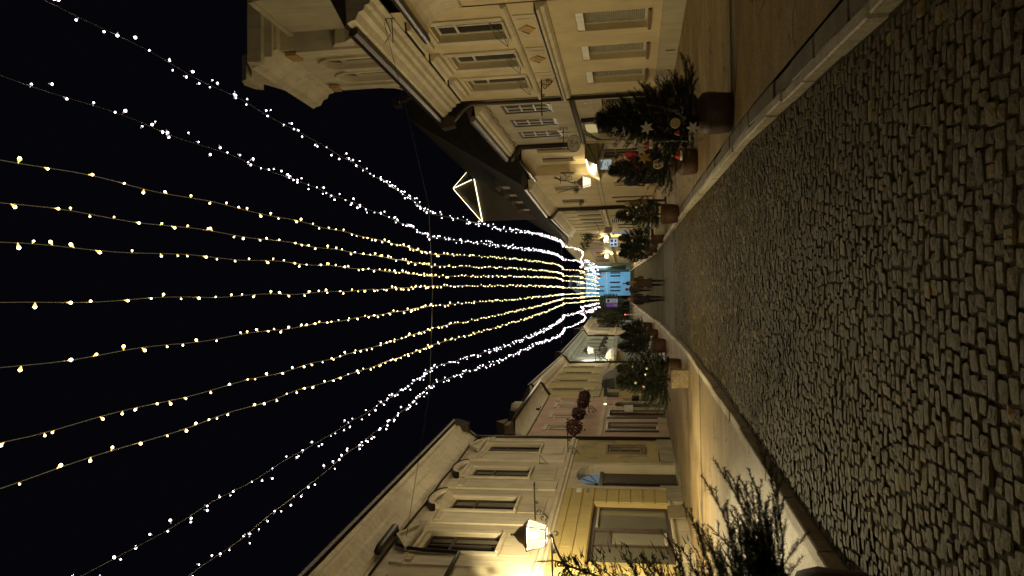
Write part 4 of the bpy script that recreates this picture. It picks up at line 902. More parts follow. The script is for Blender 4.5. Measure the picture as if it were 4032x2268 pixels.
pipe(fr, T, [(W - .1, .62, 6.77), (W - .1, .7, 6.5), (W - .06, .16, 6.1), (W - .06, .12, .1)], .12)
# the high roof behind
rf = MB(); P_ = fr.P
fr.prof(rf, -1.0, 27, [(.62, 6.86), (-3.0, 12.6), (-7, 13.0), (-7.1, 6.8), (0, 6.78)]); rf.build('roof', plain('dark_roof_tile', (.018, .015, .010), .85, var=.4, scale=3, bump=.4), T)
for u in (4.0, 6.6, 9.2, 12.4):
    m = MB(); fr.box(m, u, u + .9, -1.6, -.3, 7.6, 8.9); fr.box(m, u - .1, u + 1.0, -1.7, -.2, 8.9, 9.05); d_ = m.build('dormer', darkhouse, T)
    m = MB(); fr.box(m, u + .15, u + .75, -.299, -.28, 7.9, 8.7); m.build('dormer_window', rgrey, d_)

# ---- tower with a pyramid roof outlined by light chains
T = thing('tower', 'dark roof turret whose pyramid roof is outlined with glowing light tubes', 'tower', (7.66, 55.7, 0))
Cn = [(5.1, 55.6), (7.95, 52.8), (10.2, 56.0), (7.4, 58.7)]; ap = (7.66, 55.75, 14.65)
m = MB(); m.add([(x, y, 7.0) for x, y in Cn] + [(x, y, 12.45) for x, y in Cn], [(0, 1, 5, 4), (1, 2, 6, 5), (2, 3, 7, 6), (3, 0, 4, 7)]); m.build('wall', darkhouse, T)
m = MB(); m.add([(x, y, 12.45) for x, y in Cn] + [ap], [(0, 1, 4), (1, 2, 4), (2, 3, 4), (3, 0, 4), (0, 3, 2, 1)]); m.build('roof', plain('turret_roof', (.10, .075, .035), .7), T)
lt = emis('light_tube', (1.0, .86, .52), 4.0)
for a, b, r_ in (((5.05, 55.55, 12.5), (7.88, 52.77, 12.5), .032), ((5.05, 55.58, 12.55), (7.60, 55.7, 14.72), .02), ((7.86, 53.0, 12.75), (7.66, 55.6, 14.72), .024), ((10.1, 55.9, 12.6), (7.75, 55.8, 14.75), .014)):
    m = MB(); m.tube([a, b], r_, 5); m.build('light_tube', lt, T)

# ---- long ochre-lit house with pilasters
fr = Fr((5.17, 48.7), (4.82, 65.7), -1)
T = thing('townhouse', 'long cream house with narrow windows between pilasters, right row beyond the downpipe', 'house', fr.P(0, 0, 0))
W = 17; uw = [(1.6, 2.5), (4.3, 5.2), (7.0, 7.9), (9.4, 10.3), (11.8, 12.7), (14.2, 15.1)]
m = MB(); fr.wall(m, rect(0, W, .1, 6.5), [rect(a, b, 3.5, 5.2) for a, b in uw] + [archp(8.0, 9.6, .35, 2.1, 8, .5)] + [rect(a, b, .9, 2.5) for a, b in (uw[1], uw[4], uw[5])], .08); m.build('wall', rochre, T)
body(fr, T, 0, W, 6.5, m=darkhouse)
for a, b in uw: window(fr, T, a, b, 3.5, 5.2, .07, 2, (), win_d, gl, .06, True)
for a, b in (uw[1], uw[4], uw[5]): window(fr, T, a, b, .9, 2.5, .07, 2, (), win_d, gl, .06, True)
m = MB(); fr.poly(m, archp(8.01, 9.59, .36, 2.1, 8, .49), -.19, -.15); m.build('entrance_door', doorwood, T)
for k in range(7):
    a = .3 + k * 2.55; m = MB(); fr.box(m, a, a + .6, .001, .10, 3.4, 6.0); m.build('pilaster', rtrim, T)
m = MB(); fr.box(m, 0, W, .001, .12, 3.1, 3.3); m.build('band', rtrim, T)
m = MB(); fr.prof(m, .1, W + .2, zm([(0, 6.3), (.08, 6.32), (.12, 6.5), (.5, 6.85), (.58, 6.95), (.6, 7.15), (0, 7.2)], 6.3, 7.2, 6.02, 6.56)); m.build('cornice', rtrim, T)
m = MB(); fr.prof(m, 0, W + .2, [(.56, 6.56), (.68, 6.56), (.70, 6.66), (.56, 6.66)]); m.build('gutter', zinc, T)
m = MB(); m.tube([fr.P(8.6, .05, 4.3), fr.P(8.6, .4, 3.9), fr.P(8.6, 1.0, 3.75)], .02, 5); fr.box(m, 9.9, 10.0, .1, .35, 6.2, 6.3); m.build('iron_bracket', metal, T)
t = thing('square_sign', 'small square brown sign hanging from a rod above the arched door', 'sign', fr.P(8.6, .9, 3.2))
m = MB(); c = fr.P(8.6, .75, 3.15); m.box(c[0] - .2, c[0] + .25, c[1] - .03, c[1] + .03, 2.85, 3.4); m.build('board', plain('brown_sign', (.20, .14, .07), .5), t)
c = fr.P(6.1, .35, 2.6); t = thing('shop_sign', 'small pale lettered sign beside the arched door of the pilastered house', 'sign', c)
m = MB(); m.box(c[0] - .15, c[0] + .2, c[1] - .02, c[1] + .02, 2.2, 2.9); m.build('board', whitep, t)
for k in range(4):
    m = MB(); m.box(c[0] - .1, c[0] + .14, c[1] - .03, c[1] - .021, 2.3 + k * .14, 2.36 + k * .14); m.build('line_of_print', metal, t)

# ---- far right house with shutters and stone piers
fr = Fr((4.82, 65.8), (3.2, 101), -1)
T = thing('townhouse', 'far right three-storey house with brown shutters and stone piers lit by two round lamps', 'house', fr.P(0, 0, 0))
W = 35; b0 = [2.5 + 2.7 * k for k in range(12)]
m = MB(); fr.wall(m, rect(0, W, .5, 7.7), [rect(a, a + 1.0, 4.3, 5.9) for a in b0] + [rect(a, a + 1.3, 1.4, 3.1) for a in b0[2:]] + [rect(.8, 4.2, .9, 3.1)], .2); m.build('wall', rochre, T)
body(fr, T, 0, W, 8.2, z0=.4)
for k, a in enumerate(b0):
    window(fr, T, a, a + 1.0, 4.3, 5.9, .15, 2, (), win_d, gl, .07, False)
    for q in (a - .5, a + 1.03):
        m = MB(); fr.box(m, q, q + .47, .001, .06, 4.25, 5.95); m.build('shutter', plain('brown_shutter', (.13, .075, .03), .6), T)
    if k > 1:
        window(fr, T, a, a + 1.3, 1.4, 3.1, .15, 2, (.7,), win_d, gl, .08, False)
        for j in range(5):
            m = MB(); fr.box(m, a + 1.5, a + 2.5, .001, .10, 1.0 + j * .42, 1.38 + j * .42); m.build('pier_stone', rtrim, T)
m = MB(); fr.box(m, 0, W, .001, .2, 3.45, 3.75); m.build('band', rtrim, T)
m = MB(); fr.prof(m, 0, W, [(0, 7.3), (.1, 7.35), (.4, 7.6), (.5, 7.8), (0, 7.85)]); m.build('cornice', rgrey, T)
m = MB(); fr.prof(m, 0, W, [(.6, 7.85), (-4, 10.6), (-4.1, 10.4), (0, 7.8)]); m.build('roof', tile, T)
window(fr, T, .8, 4.2, .9, 3.1, .18, 3, (.8,), win_d, emis('cold_shop_window', (.45, .6, .8), .5), .08, False, name='shop_window')
for i, (u, z) in enumerate(((1.5, 5.2), (9.0, 6.0))):
    c = fr.P(u, .4, z); t = thing('hanging_plant', ('bushy plant hanging high by the round-lamp shop', 'bushy plant on the far right facade beyond the shop')[i], 'plant', c)
    blob_leaves(c, .55, 160, .11, leafd, 'foliage', t, 1.0, 40 + i)
c = fr.P(3.4, .7, 3.0); t = thing('blue_sign', 'square blue and white sign under the first round lamp on the right', 'sign', c)
m = MB(); m.box(c[0] - .35, c[0] + .35, c[1] - .04, c[1] + .04, 2.65, 3.35); m.build('board', emis('lit_white_sign', (.75, .85, 1.0), .7), t)
for a, b, z0, z1 in ((-.28, -.05, 2.72, 2.95), (.05, .3, 3.05, 3.28), (-.28, -.1, 3.05, 3.28), (.05, .28, 2.75, 2.9)):
    m = MB(); m.box(c[0] + a, c[0] + b, c[1] - .06, c[1] - .041, z0, z1); m.build('blue_mark', plain('sign_blue', (.05, .12, .4), .5), t)
# ---- pale house before the blue one
fr = Fr((3.2, 101.1), (2.25, 112), -1)
T = thing('townhouse', 'narrow pale greenish house between the shuttered house and the blue one', 'house', fr.P(0, 0, 0))
m = MB(); fr.wall(m, rect(0, 10.9, 1.0, 7.6), [rect(a, a + 1.2, 2.4, 4.2) for a in (1.5, 4.6, 7.6)] + [rect(a, a + 1.2, 4.9, 6.6) for a in (1.5, 4.6, 7.6)], .2); m.build('wall', plaster('pale_green_render', (.40, .46, .38), amount=.3), T)
body(fr, T, 0, 10.9, 7.6, z0=.9)
for a in (1.5, 4.6, 7.6):
    window(fr, T, a, a + 1.2, 2.4, 4.2, .15, 2, (), win_d, gl, .07, False); window(fr, T, a, a + 1.2, 4.9, 6.6, .15, 2, (), win_d, gl3, .07, False)
m = MB(); fr.box(m, -.1, 11, -5, .5, 7.6, 7.8); m.build('eaves', rgrey, T)
pipe(fr, T, [(10.8, .1, 7.5), (10.8, .1, 1.0)], .09)

# ================================================================= END OF THE STREET
fe = Fr((-1.45, 112.6), (2.35, 112.2), -1)
if fe.n.y > 0: fe.n = -fe.n
T = thing('corner_house', 'house coloured floodlight blue, closing the end of the street under a grey hipped roof', 'house', (0, 112.4, 1.4))
m = MB(); wl = [(.75, 3.05, 4.55), (1.3, 3.05, 4.55), (2.0, 3.1, 4.6), (2.95, 3.0, 4.5), (3.4, 3.0, 4.5), (2.95, 5.1, 6.4), (3.4, 5.1, 6.4), (.75, 5.4, 6.6), (1.4, 5.4, 6.6)]
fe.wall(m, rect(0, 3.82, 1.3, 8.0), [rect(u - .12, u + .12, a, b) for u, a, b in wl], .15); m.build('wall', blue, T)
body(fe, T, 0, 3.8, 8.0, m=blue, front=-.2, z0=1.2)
for u, a, b in wl: window(fe, T, u - .12, u + .12, a, b, .12, 1, (), plain('slate_frame', (.08, .12, .17), .5), gl, .03, False)
m = MB(); fe.box(m, -.2, 4.0, .001, .15, 4.95, 5.1); fe.box(m, -.2, 4.0, .001, .3, 7.9, 8.1); m.build('band', plaster('blue_lit_moulding', (.42, .60, .72), amount=.1), T)  # moulding carries the floodlight's blue in its colour too
m = MB(); a_, b_, c_, d_ = fe.P(-.4, .5, 8.1), fe.P(4.1, .5, 8.1), fe.P(4.1, -7, 8.1), fe.P(-.4, -7, 8.1); r1_, r2_ = fe.P(1.2, -2, 10.9), fe.P(2.8, -4, 10.9)
m.add([a_, b_, c_, d_, r1_, r2_], [(0, 1, 5, 4), (1, 2, 5), (2, 3, 4, 5), (3, 0, 4), (0, 3, 2, 1)]); m.build('roof', plain('grey_roof', (.16, .19, .23), .6), T)
m = MB(); fe.box(m, 1.6, 2.2, -1.2, -.1, 8.4, 9.4); fe.box(m, 1.5, 2.3, -1.3, 0, 9.4, 9.5); m.build('dormer', plain('grey_wall_dormer', (.36, .40, .44), .6), T)
T = thing('dark_house', 'dark unlit building left of the blue house at the street end', 'building', (-4, 118, 1.4))
m = MB(); m.box(-7, -1.5, 118, 126, 1.0, 7.2); m.add([(-7.2, 117.8, 7.2), (-1.4, 117.8, 7.2), (-1.4, 126, 7.2), (-7.2, 126, 7.2), (-4.2, 122, 9.4)], [(0, 1, 4), (1, 2, 4), (2, 3, 4), (3, 0, 4)]); m.build('wall', darkhouse, T)
for (x, z) in ((-5.6, 3.5), (-4.2, 3.5), (-2.8, 3.5), (-5.6, 5.6), (-2.8, 5.6)):
    m = MB(); m.box(x, x + .6, 117.9, 117.99, z, z + 1.1); m.build('window', gl3, T)
# ================================================================= WALL LANTERNS
glassm = bpy.data.materials.new('lit_lantern_glass'); glassm.use_nodes = True
t_ = glassm.node_tree; t_.nodes.clear(); o_ = t_.nodes.new('ShaderNodeOutputMaterial'); e_ = t_.nodes.new('ShaderNodeEmission'); tr = t_.nodes.new('ShaderNodeBsdfTransparent'); mi = t_.nodes.new('ShaderNodeMixShader')
e_.inputs[0].default_value = (1, .86, .58, 1); e_.inputs[1].default_value = 1.6; mi.inputs[0].default_value = .45
t_.links.new(tr.outputs[0], mi.inputs[1]); t_.links.new(e_.outputs[0], mi.inputs[2]); t_.links.new(mi.outputs[0], o_.inputs[0]); glassm.cycles.emission_sampling = 'NONE'
bulbm = emis('lamp_bulb', (1.0, .90, .66), 60)
def lantern(loc, label, power, s=1.0, col=WARM, kind='stand', wall=None, up=0, rad=.09, lab_cat='wall lantern'):
    """four-sided tapered lantern; loc = bottom of the glass"""
    x, y, z = loc; t = thing('wall_lantern', label, lab_cat, loc)
    wt, wb, h = .27 * s, .165 * s, .42 * s
    cb = [(x + sx * wb, y + sy * wb, z) for sx, sy in ((-1, -1), (1, -1), (1, 1), (-1, 1))]; ct = [(x + sx * wt, y + sy * wt, z + h) for sx, sy in ((-1, -1), (1, -1), (1, 1), (-1, 1))]
    m = MB()
    for i in range(4):
        m.tube([cb[i], ct[i]], .012 * s, 5); m.tube([cb[i], cb[(i + 1) % 4]], .012 * s, 5); m.tube([ct[i], ct[(i + 1) % 4]], .016 * s, 5)
    m.build('lantern_frame', metal, t)
    for i in range(4):
        m = MB(); j = (i + 1) % 4; m.add([cb[i], cb[j], ct[j], ct[i]], [(0, 1, 2, 3)]); m.build('glass_pane', glassm, t)
    m = MB(); m.lathe([(wt * 1.18, 0), (wt * 1.0, .05 * s), (wt * .72, .10 * s), (wt * .62, .17 * s), (wt * .34, .24 * s), (.05 * s, .27 * s), (.02 * s, .32 * s), (.035 * s, .345 * s), (.01 * s, .38 * s)], 16, (x, y, z + h + .01)); m.build('lantern_roof', plain('lantern_cap', (.20, .14, .08), .5, .2), t, True)
    m = MB(); m.lathe([(.02 * s, 0), (.06 * s, .05 * s), (.07 * s, .11 * s), (.05 * s, .18 * s), (.015 * s, .2 * s)], 10, (x, y, z + .18 * s)); m.build('bulb', bulbm, t, True)
    m = MB()
    if kind == 'stand':
        wx = wall; sg = 1 if wx > x else -1
        m.tube([(x, y, z), (x, y, z - .10 * s)], .045 * s, 8)
        m.box(min(wx, x - sg * .1), max(wx, x - sg * .1), y - .014, y + .014, z - .14 * s, z - .10 * s)
        L_ = abs(wx - x)
        br = [(x + sg * (.02 + L_ * q), y, z - .13 * s - (.95 * s) * q ** 1.5) for q in [i / 10 for i in range(11)]]; m.tube(br, .028 * s, 6)
        for q, r_, st, dr_ in ((.22, .05, 0, 1), (.42, .085, 2.5, -1), (.62, .13, .5, 1), (.82, .17, 2.8, -1)):
            cz = z - .13 * s - .95 * s * q ** 1.5 * .5; cx = x + sg * (L_ * q + .03)
            m.tube([(a, y, b) for a, b in scroll((cx, cz), r_ * s * L_ / 1.4, 1.5, st, dr_, 18)], .018 * s, 5)
        m.tube([(a, y, b) for a, b in scroll((x - sg * .05, z - .22 * s), .06 * s, 1.5, 1.2, -1, 14)], .013 * s, 5)
        m.box(wx - .012, wx + .012, y - .05, y + .05, z - 1.15 * s, z)
        for k in range(4):
            a_ = k * math.pi / 2 + .78; m.tube([(x + .02 * math.cos(a_), y + .02 * math.sin(a_), z - .1 * s), (x + .1 * s * math.cos(a_), y + .1 * s * math.sin(a_), z - .06 * s), (x + .07 * s * math.cos(a_), y + .07 * s * math.sin(a_), z)], .01, 4)
    else:
        wx, wz = wall, z + h + .75 * s
        m.tube([(x, y, z + h + .36 * s), (x, y, z + h + .5 * s), (x + (wx - x) * .1, y, z + h + .72 * s), (x + (wx - x) * .35, y, z + h + .85 * s), (x + (wx - x) * .65, y, z + h + .8 * s), (wx, y, z + h + 1.0 * s)], .022, 6)
        m.tube([(x, y, z + h + .36 * s), (x, y, z + h + .42 * s)], .07 * s, 8)
        m.tube([(a, y, b) for a, b in scroll((x + (wx - x) * .5, z + h + .62 * s), .14 * s, 1.3, 1.6, 1)], .016, 5)
        m.tube([(wx, y, z + h + 1.1 * s), (wx, y, z + h + .4 * s)], .03, 6); m.tube([(wx, y, z + h + .45 * s), (x + (wx - x) * .5, y, z + h + .78 * s)], .014, 5)
    m.build('iron_bracket', metal, t)
    ld = bpy.data.lights.new('lantern_light', 'POINT'); ld.energy = power; ld.color = col; ld.shadow_soft_size = rad * s
    lo = bpy.data.objects.new('lantern_light', ld); COL.objects.link(lo); lo.parent = t; lo.location = (0, 0, .24 * s)
    return t
lantern((-5.50, 16.5, 3.50), 'big lit glass lantern on a scrolled black arm at the cream and yellow house', 4900, 1.0, WARM, 'stand', -6.92)
lantern((5.20, 37.4, 3.38), 'lit lantern hanging from a gooseneck at the corner of the projecting cream house', 400, 1.0, WARM, 'hang', 5.70)
lantern((-5.10, 60, 4.55), 'lit lantern high on a scrolled arm at the start of the pale blue house', 1000, 1.15, (1, .86, .58), 'stand', -5.93)
lantern((4.25, 69.5, 3.45), 'first round-looking lit lamp on the far right house above the blue sign', 2600, 1.1, WARM, 'hang', 4.65)
lantern((3.40, 86, 3.9), 'second round-looking lit lamp farther along the far right house', 3000, 1.2, WARM, 'hang', 3.9)
lantern((-3.0, 92, 6.0), 'small white lit lamp high at the far left end of the street', 350, 1.0, (1, .95, .85), 'hang', -3.6, lab_cat='street lamp')
# the same lantern stands behind the photographer, out of the picture
lantern((-5.9, -8.5, 3.5), 'lit lantern on the left behind the photographer, outside the picture', 4200, 1.0, WARM, 'stand', -7.4)
# floodlight on the blue corner house
t = thing('floodlight', 'cold floodlight on a short mast lighting the blue corner house', 'floodlight', (1.4, 104.5, 1.5))
m = MB(); m.tube([(2.3, 104.5, 1.3), (2.3, 104.5, 6.2)], .05, 6); m.box(2.1, 2.5, 104.4, 104.6, 6.1, 6.4); m.build('mast', metal, t)
ld = bpy.data.lights.new('floodlight_light', 'SPOT'); ld.energy = 2000; ld.color = (.62, .85, 1.0); ld.spot_size = R(130); ld.spot_blend = .5; ld.shadow_soft_size = .1
lo = bpy.data.objects.new('floodlight_light', ld); COL.objects.link(lo); lo.parent = t; lo.location = (.7, .3, 4.8); lo.rotation_euler = (R(80), 0, R(12))

# ================================================================= STRINGS OF LIGHTS
XS = [[(2,2.52),(6,2.44),(12,2.24),(19,1.98),(26,2.09),(34,2.41),(43,2.69),(57,3.1),(68,3.2),(77,2.78),(92,2.6),(104,2.1)],
 [(2,1.75),(6,1.69),(12,1.53),(19,1.36),(26,1.52),(34,1.70),(43,1.89),(57,2.1),(67,2.2),(77,2.0),(92,1.9),(104,1.55)],
 [(2,1.09),(6,1.06),(12,.99),(19,.93),(26,1.08),(34,1.18),(43,1.31),(77,1.39),(92,1.3),(104,1.0)],
 [(2,.76),(6,.72),(12,.67),(19,.62),(26,.72),(34,.78),(47,.85),(77,.86),(92,.8),(104,.5)],
 [(2,.42),(10,.41),(19,.35),(26,.43),(43,.55),(60,.45),(77,.33),(92,.3),(104,0)],
 [(2,-.06),(10,-.02),(19,.09),(26,.1),(43,.01),(77,-.15),(92,-.2),(104,-.45)],
 [(2,-.56),(10,-.49),(19,-.42),(26,-.42),(43,-.45),(77,-.68),(92,-.75),(104,-.95)],
 [(2,-1.1),(10,-1.06),(19,-1.0),(26,-.92),(43,-.78),(77,-1.04),(92,-1.2),(104,-1.4)],
 [(2,-1.45),(10,-1.39),(19,-1.43),(26,-1.3),(43,-1.07),(77,-1.48),(92,-1.7),(104,-1.9)],
 [(2,-2.48),(6,-2.41),(10,-2.27),(19,-2.02),(26,-2.08),(43,-2.04),(60,-2.2),(77,-2.06),(92,-2.2),(104,-2.35)],
 [(2,-3.15),(7,-3.0),(12,-2.67),(19,-2.44),(26,-2.52),(33,-2.51),(45,-2.9),(58,-3.17),(77,-2.71),(92,-2.8),(104,-2.8)]]
SUP = [-1, 19, 57, 77, 84, 91, 98, 104]; SAGS = [.45, 1.0, .85, .75, .85, .8, .9]
def zs_(y, i):
    for k in range(7):
        if y <= SUP[k + 1]:
            a, b = SUP[k], SUP[k + 1]; q = (y - a) / (b - a)
            return 6.66 - SAGS[k] * 4 * q * (1 - q) * (1 + (.12 * math.sin(i * 2.3 + k * 1.7) if k > 0 else .04 * math.sin(i * 2)))
    return 6.66
warmb = emis('warm_white_led', (1.0, .78, .36), 9); coldb = emis('white_led', (1.0, .88, .93), 9); stemb = emis('warm_led_stub', (1.0, .62, .12), 2.4); stemc = emis('white_led_stub', (.9, .75, .78), .5)
capm = plain('clear_wire', (.30, .30, .27), .5)
cordm = bpy.data.materials.new('lit_clear_cord'); cordm.use_nodes = True
pp = cordm.node_tree.nodes['Principled BSDF']; pp.inputs['Base Color'].default_value = (.45, .42, .32, 1); pp.inputs['Roughness'].default_value = .4
pp.inputs['Emission Color'].default_value = (1, .85, .5, 1); pp.inputs['Emission Strength'].default_value = .05; cordm.cycles.emission_sampling = 'NONE'
# bulb shape: a teardrop hanging from its stub
def drop_mesh(mat):
    m = MB(); m.lathe([(.004, 0), (.005, -.012), (.010, -.022), (.0155, -.036), (.0165, -.046), (.012, -.056), (.004, -.061)], 8); m.mi = [1 if i < 24 else 0 for i in range(len(m.f))]
    ob = m.build('tmp', mat); me = ob.data; bpy.data.objects.remove(ob); me.polygons.foreach_set('use_smooth', [True] * len(me.polygons)); return me
dm = {True: drop_mesh([warmb, stemb]), False: drop_mesh([coldb, stemc])}
ords = ['far right', 'second from the right', 'third from the right', 'fourth from the right', 'fifth from the right', 'middle', 'fifth from the left', 'fourth from the left', 'third from the left', 'second from the left', 'far left']
for i, tab in enumerate(XS):
    warm = 2 <= i <= 8
    q = random.Random(100 + i)
    t = thing('light_string', '%s string of %s lights overhead, %s of the eleven' % ('warm yellow' if warm else 'white', 'single' if warm else 'clustered', ords[i]), 'light string', (tab[3][1], 19, 6.66), 'strings of lights above the lane')
    def pt(y):
        return Vector((lerp(tab, y) + .012 * math.sin(y * 3.1 + i) * min(1, 8 / y), y, zs_(y, i) + .010 * math.sin(y * 4.3 + i * 2)))
    ys = [2 + .25 * k for k in range(130)] + [34.5 + 1.0 * k for k in range(70)]
    m = MB(); m.tube([pt(y) for y in ys], [(.0034 if warm else .0022) * (1 + max(0, y - 8) * .03) for y in ys], 4); m.build('cord', cordm if warm else capm, t)
    for k_, y_ in enumerate(range(15 + (i * 3) % 8, 104, 8)):       # added soft fill lamps standing in for the LEDs' glow
        ld = bpy.data.lights.new('led_fill_glow', 'POINT'); ld.energy = 20; ld.color = (1.0, .78, .42) if warm else (1, .86, .70); ld.shadow_soft_size = .25
        lo = bpy.data.objects.new('led_fill_glow', ld); COL.objects.link(lo); lo.parent = t; lo.location = pt(y_) + Vector((0, 0, -.05)) - t.location
    farm = MB(); y = 2.6 + q.random() * .3; step = .30 if warm else .235
    while y < 104:
        n_ = 1 if warm else q.choice((1, 1, 1, 2, 2))
        for _ in range(n_):
            yy = y + q.uniform(-.08, .08); p_ = pt(yy)
            sc_b = .74 if yy < 9 else min(1.25, .74 + (yy - 9) * .018)
            tx, ty = q.uniform(-2.3, 2.3), q.uniform(-.9, .9)
            if not warm:
                p_ = p_ + Vector((q.uniform(-.06, .06), 0, q.uniform(-.07, .04)))
            if yy < 20.5:
                o_ = bpy.data.objects.new('bulb', dm[warm]); COL.objects.link(o_); o_.parent = t
                o_.location = p_ - t.location; o_.rotation_euler = (ty, tx, 0); o_.scale = (sc_b * (1.0 if warm else .9) * q.choice((.7, .8, .9, 1, 1.1, 1.2)),) * 3
            else:
                r_ = .0125 * sc_b * q.uniform(.8, 1.25) * (1 if yy < 57 else 1.3); c = p_ + Vector((.03 * math.sin(tx), 0, -.03 * math.cos(tx)))
                farm.add([c + Vector(v) * r_ for v in ((1, 0, 0), (0, 1, 0), (-1, 0, 0), (0, -1, 0), (0, 0, 1.3), (0, 0, -1.3))], [(0, 1, 4), (1, 2, 4), (2, 3, 4), (3, 0, 4), (1, 0, 5), (2, 1, 5), (3, 2, 5), (0, 3, 5)])
        y += step * q.uniform(.6, 1.45) * (1 if y < 25 else min(1.5, 1 + (y - 25) * .03))
    tag(farm.build('bulbs', warmb if warm else coldb, t), kind='stuff')
# span wires that carry them
def wire(pts, label, r=.006):
    t = thing('span_wire', label, 'wire', pts[0], 'wires spanning the street')
    m = MB(); m.tube(pts, r, 4); m.build('wire', metal, t)
wire([(-6.78, 19.5, 7.68), (-4.6, 19.2, 7.2), (-2.6, 19.05, 6.8), (0, 19, 6.66), (2.2, 19, 6.72), (4.4, 18.6, 7.1), (6.8, 17.9, 7.5)], 'thin span wire from the cream house to the gabled house, nearest of the wires', .008)
wire([(-5.9, 57, 7.0), (-3.2, 57, 6.72), (0, 57, 6.6), (3.1, 57, 6.7), (5.0, 57, 6.95)], 'thin span wire between the ochre house and the pilastered house', .01)
wire([(-5.7, 77, 7.0), (-2.8, 77, 6.7), (0, 77, 6.6), (2.9, 77, 6.7), (4.4, 77, 7.0)], 'thin span wire at the pale blue house, third from the viewer', .012)
wire([(-5.5, 90, 7.0), (0, 90, 6.6), (3.7, 90, 7.0)], 'thin span wire between the far houses, fourth from the viewer', .012)
wire([(-5.1, 104, 7.0), (0, 104, 6.6), (2.9, 104, 7.0)], 'thin span wire before the blue house, farthest of all', .012)
m = MB(); fr = fr0; m.tube([fr.P(-.5, .1, 7.2), fr.P(-.9, .25, 7.3), fr.P(-.6, .5, 7.25), fr.P(-.3, .6, 7.5)], .012, 5); m.tube([fr.P(-.4, .08, 7.3), fr.P(.0, .5, 7.4)], .015, 5)
tag(m.build('wire_hook', metal), 'iron hook and insulators holding the wire under the eaves of the gabled house', 'hook')

# ================================================================= SPRUCES IN POTS
needle = plain('spruce_needles', (.017, .027, .010), .65, var=.55, scale=9)
bark = plain('spruce_bark', (.07, .045, .025), .85, var=.3, scale=20)
def spruce_meshes(h, r, seed, nb, dens=1.0, nl=.022, fine=True, ln_=None, low=1.0, inner=1.0, pw=.8):
    w1 = nl * .12
    """trunk mesh and needle mesh, base at origin"""
    q = random.Random(seed); tr_ = MB(); nd = MB(); tw = MB()
    lean = ln_ or (q.uniform(-.04, .04), q.uniform(-.04, .04))
    axis = lambda z: Vector((lean[0] * z, lean[1] * z, z))
    tr_.tube([axis(h * k / 6) for k in range(7)], [.026 * h / 2 * (1 - k / 6.6) + .004 for k in range(7)], 7)
    def spray(pts, w0):
        L_ = sum((b - a).length for a, b in zip(pts, pts[1:])); n = max(3, int(L_ * (430 if fine else 260) * dens))
        for k in range(n):
            u = (k + q.random()) / n * (len(pts) - 1); i_ = min(int(u), len(pts) - 2); f_ = u - i_
            p_ = pts[i_].lerp(pts[i_ + 1], f_); d = (pts[i_ + 1] - pts[i_]).normalized(); s_ = d.orthogonal().normalized(); s_.rotate(Matrix.Rotation(q.uniform(0, 6.28), 3, d))
            e = p_ + (s_ * .8 + d * .75).normalized() * nl * q.uniform(.7, 1.25); wv = d * w0
            nd.add([p_ - wv, p_ + wv, e], [(0, 1, 2)])
    for b in range(nb):
        t0 = ((b + q.random()) / nb) ** low; z = h * (.10 + .86 * t0); ln = r * (1 - t0) ** pw * q.uniform(.72, 1.2) + .07
        az = b * 2.4 + q.uniform(-.35, .35); up = .10 + .65 * t0 + q.uniform(-.15, .2); dr_ = Vector((math.cos(az), math.sin(az), up)).normalized(); p0 = axis(z); pts = []
        for k in range(7):
            f_ = k / 6; pts.append(p0 + dr_ * ln * f_ + Vector((0, 0, -.10 * ln * math.sin(math.pi * f_ * .8) + .08 * ln * f_ * f_)))
        tw.tube(pts, [.006 * (1 - k / 7.5) + .0012 for k in range(7)], 4, cap=False); spray(pts[1:], .003 if fine else w1)
        side = dr_.cross(Vector((0, 0, 1))).normalized(); ns = max(3, int(ln * (11 if fine else 8)))
        for k in range(ns):
            f_ = .2 + .75 * k / ns; bp = pts[min(5, int(f_ * 6))].lerp(pts[min(6, int(f_ * 6) + 1)], f_ * 6 % 1); sg = 1 if k % 2 else -1
            sl = ln * (1 - f_) * q.uniform(.42, .65) + .045; sd_ = (side * sg + dr_ * .85 + Vector((0, 0, q.uniform(-.2, .12)))).normalized()
            sp = [bp + sd_ * sl * j / 3 + Vector((0, 0, -.05 * sl * (j / 3) ** 2)) for j in range(4)]
            if fine: tw.tube(sp, [.0028, .0022, .0018, .001], 3, cap=False)
            spray(sp, .003 if fine else w1)
            if sl > .16 and fine:
                for sg2 in (-1, 1):
                    s2 = (sd_ + side.cross(sd_) * .1 + dr_ * .4 * sg2 + side * .5 * sg2).normalized(); a_ = sp[1]; spray([a_, a_ + s2 * sl * .4], .002)
    for _ in range(int(2600 * inner)):
        t0 = q.random() ** (1.3 * low); a_ = q.uniform(0, 6.28); rr0 = r * .62 * (1 - t0) ** .85 * q.random() ** .6 + .02; c_ = axis(h * (.12 + .84 * t0)) + Vector((rr0 * math.cos(a_), rr0 * math.sin(a_), 0))
        d_ = Vector((math.cos(a_) + q.uniform(-.7, .7), math.sin(a_) + q.uniform(-.7, .7), q.uniform(-.3, .9))).normalized(); w_ = d_.orthogonal().normalized() * .006; nd.add([c_ - w_, c_ + w_, c_ + d_ * q.uniform(.04, .09)], [(0, 1, 2)])
    leader = [axis(h), axis(h) + Vector((q.uniform(-.02, .02), q.uniform(-.02, .02), .16 * h / 2))]; tw.tube(leader, [.005, .002], 4); spray(leader, .002)
    return tr_, tw, nd
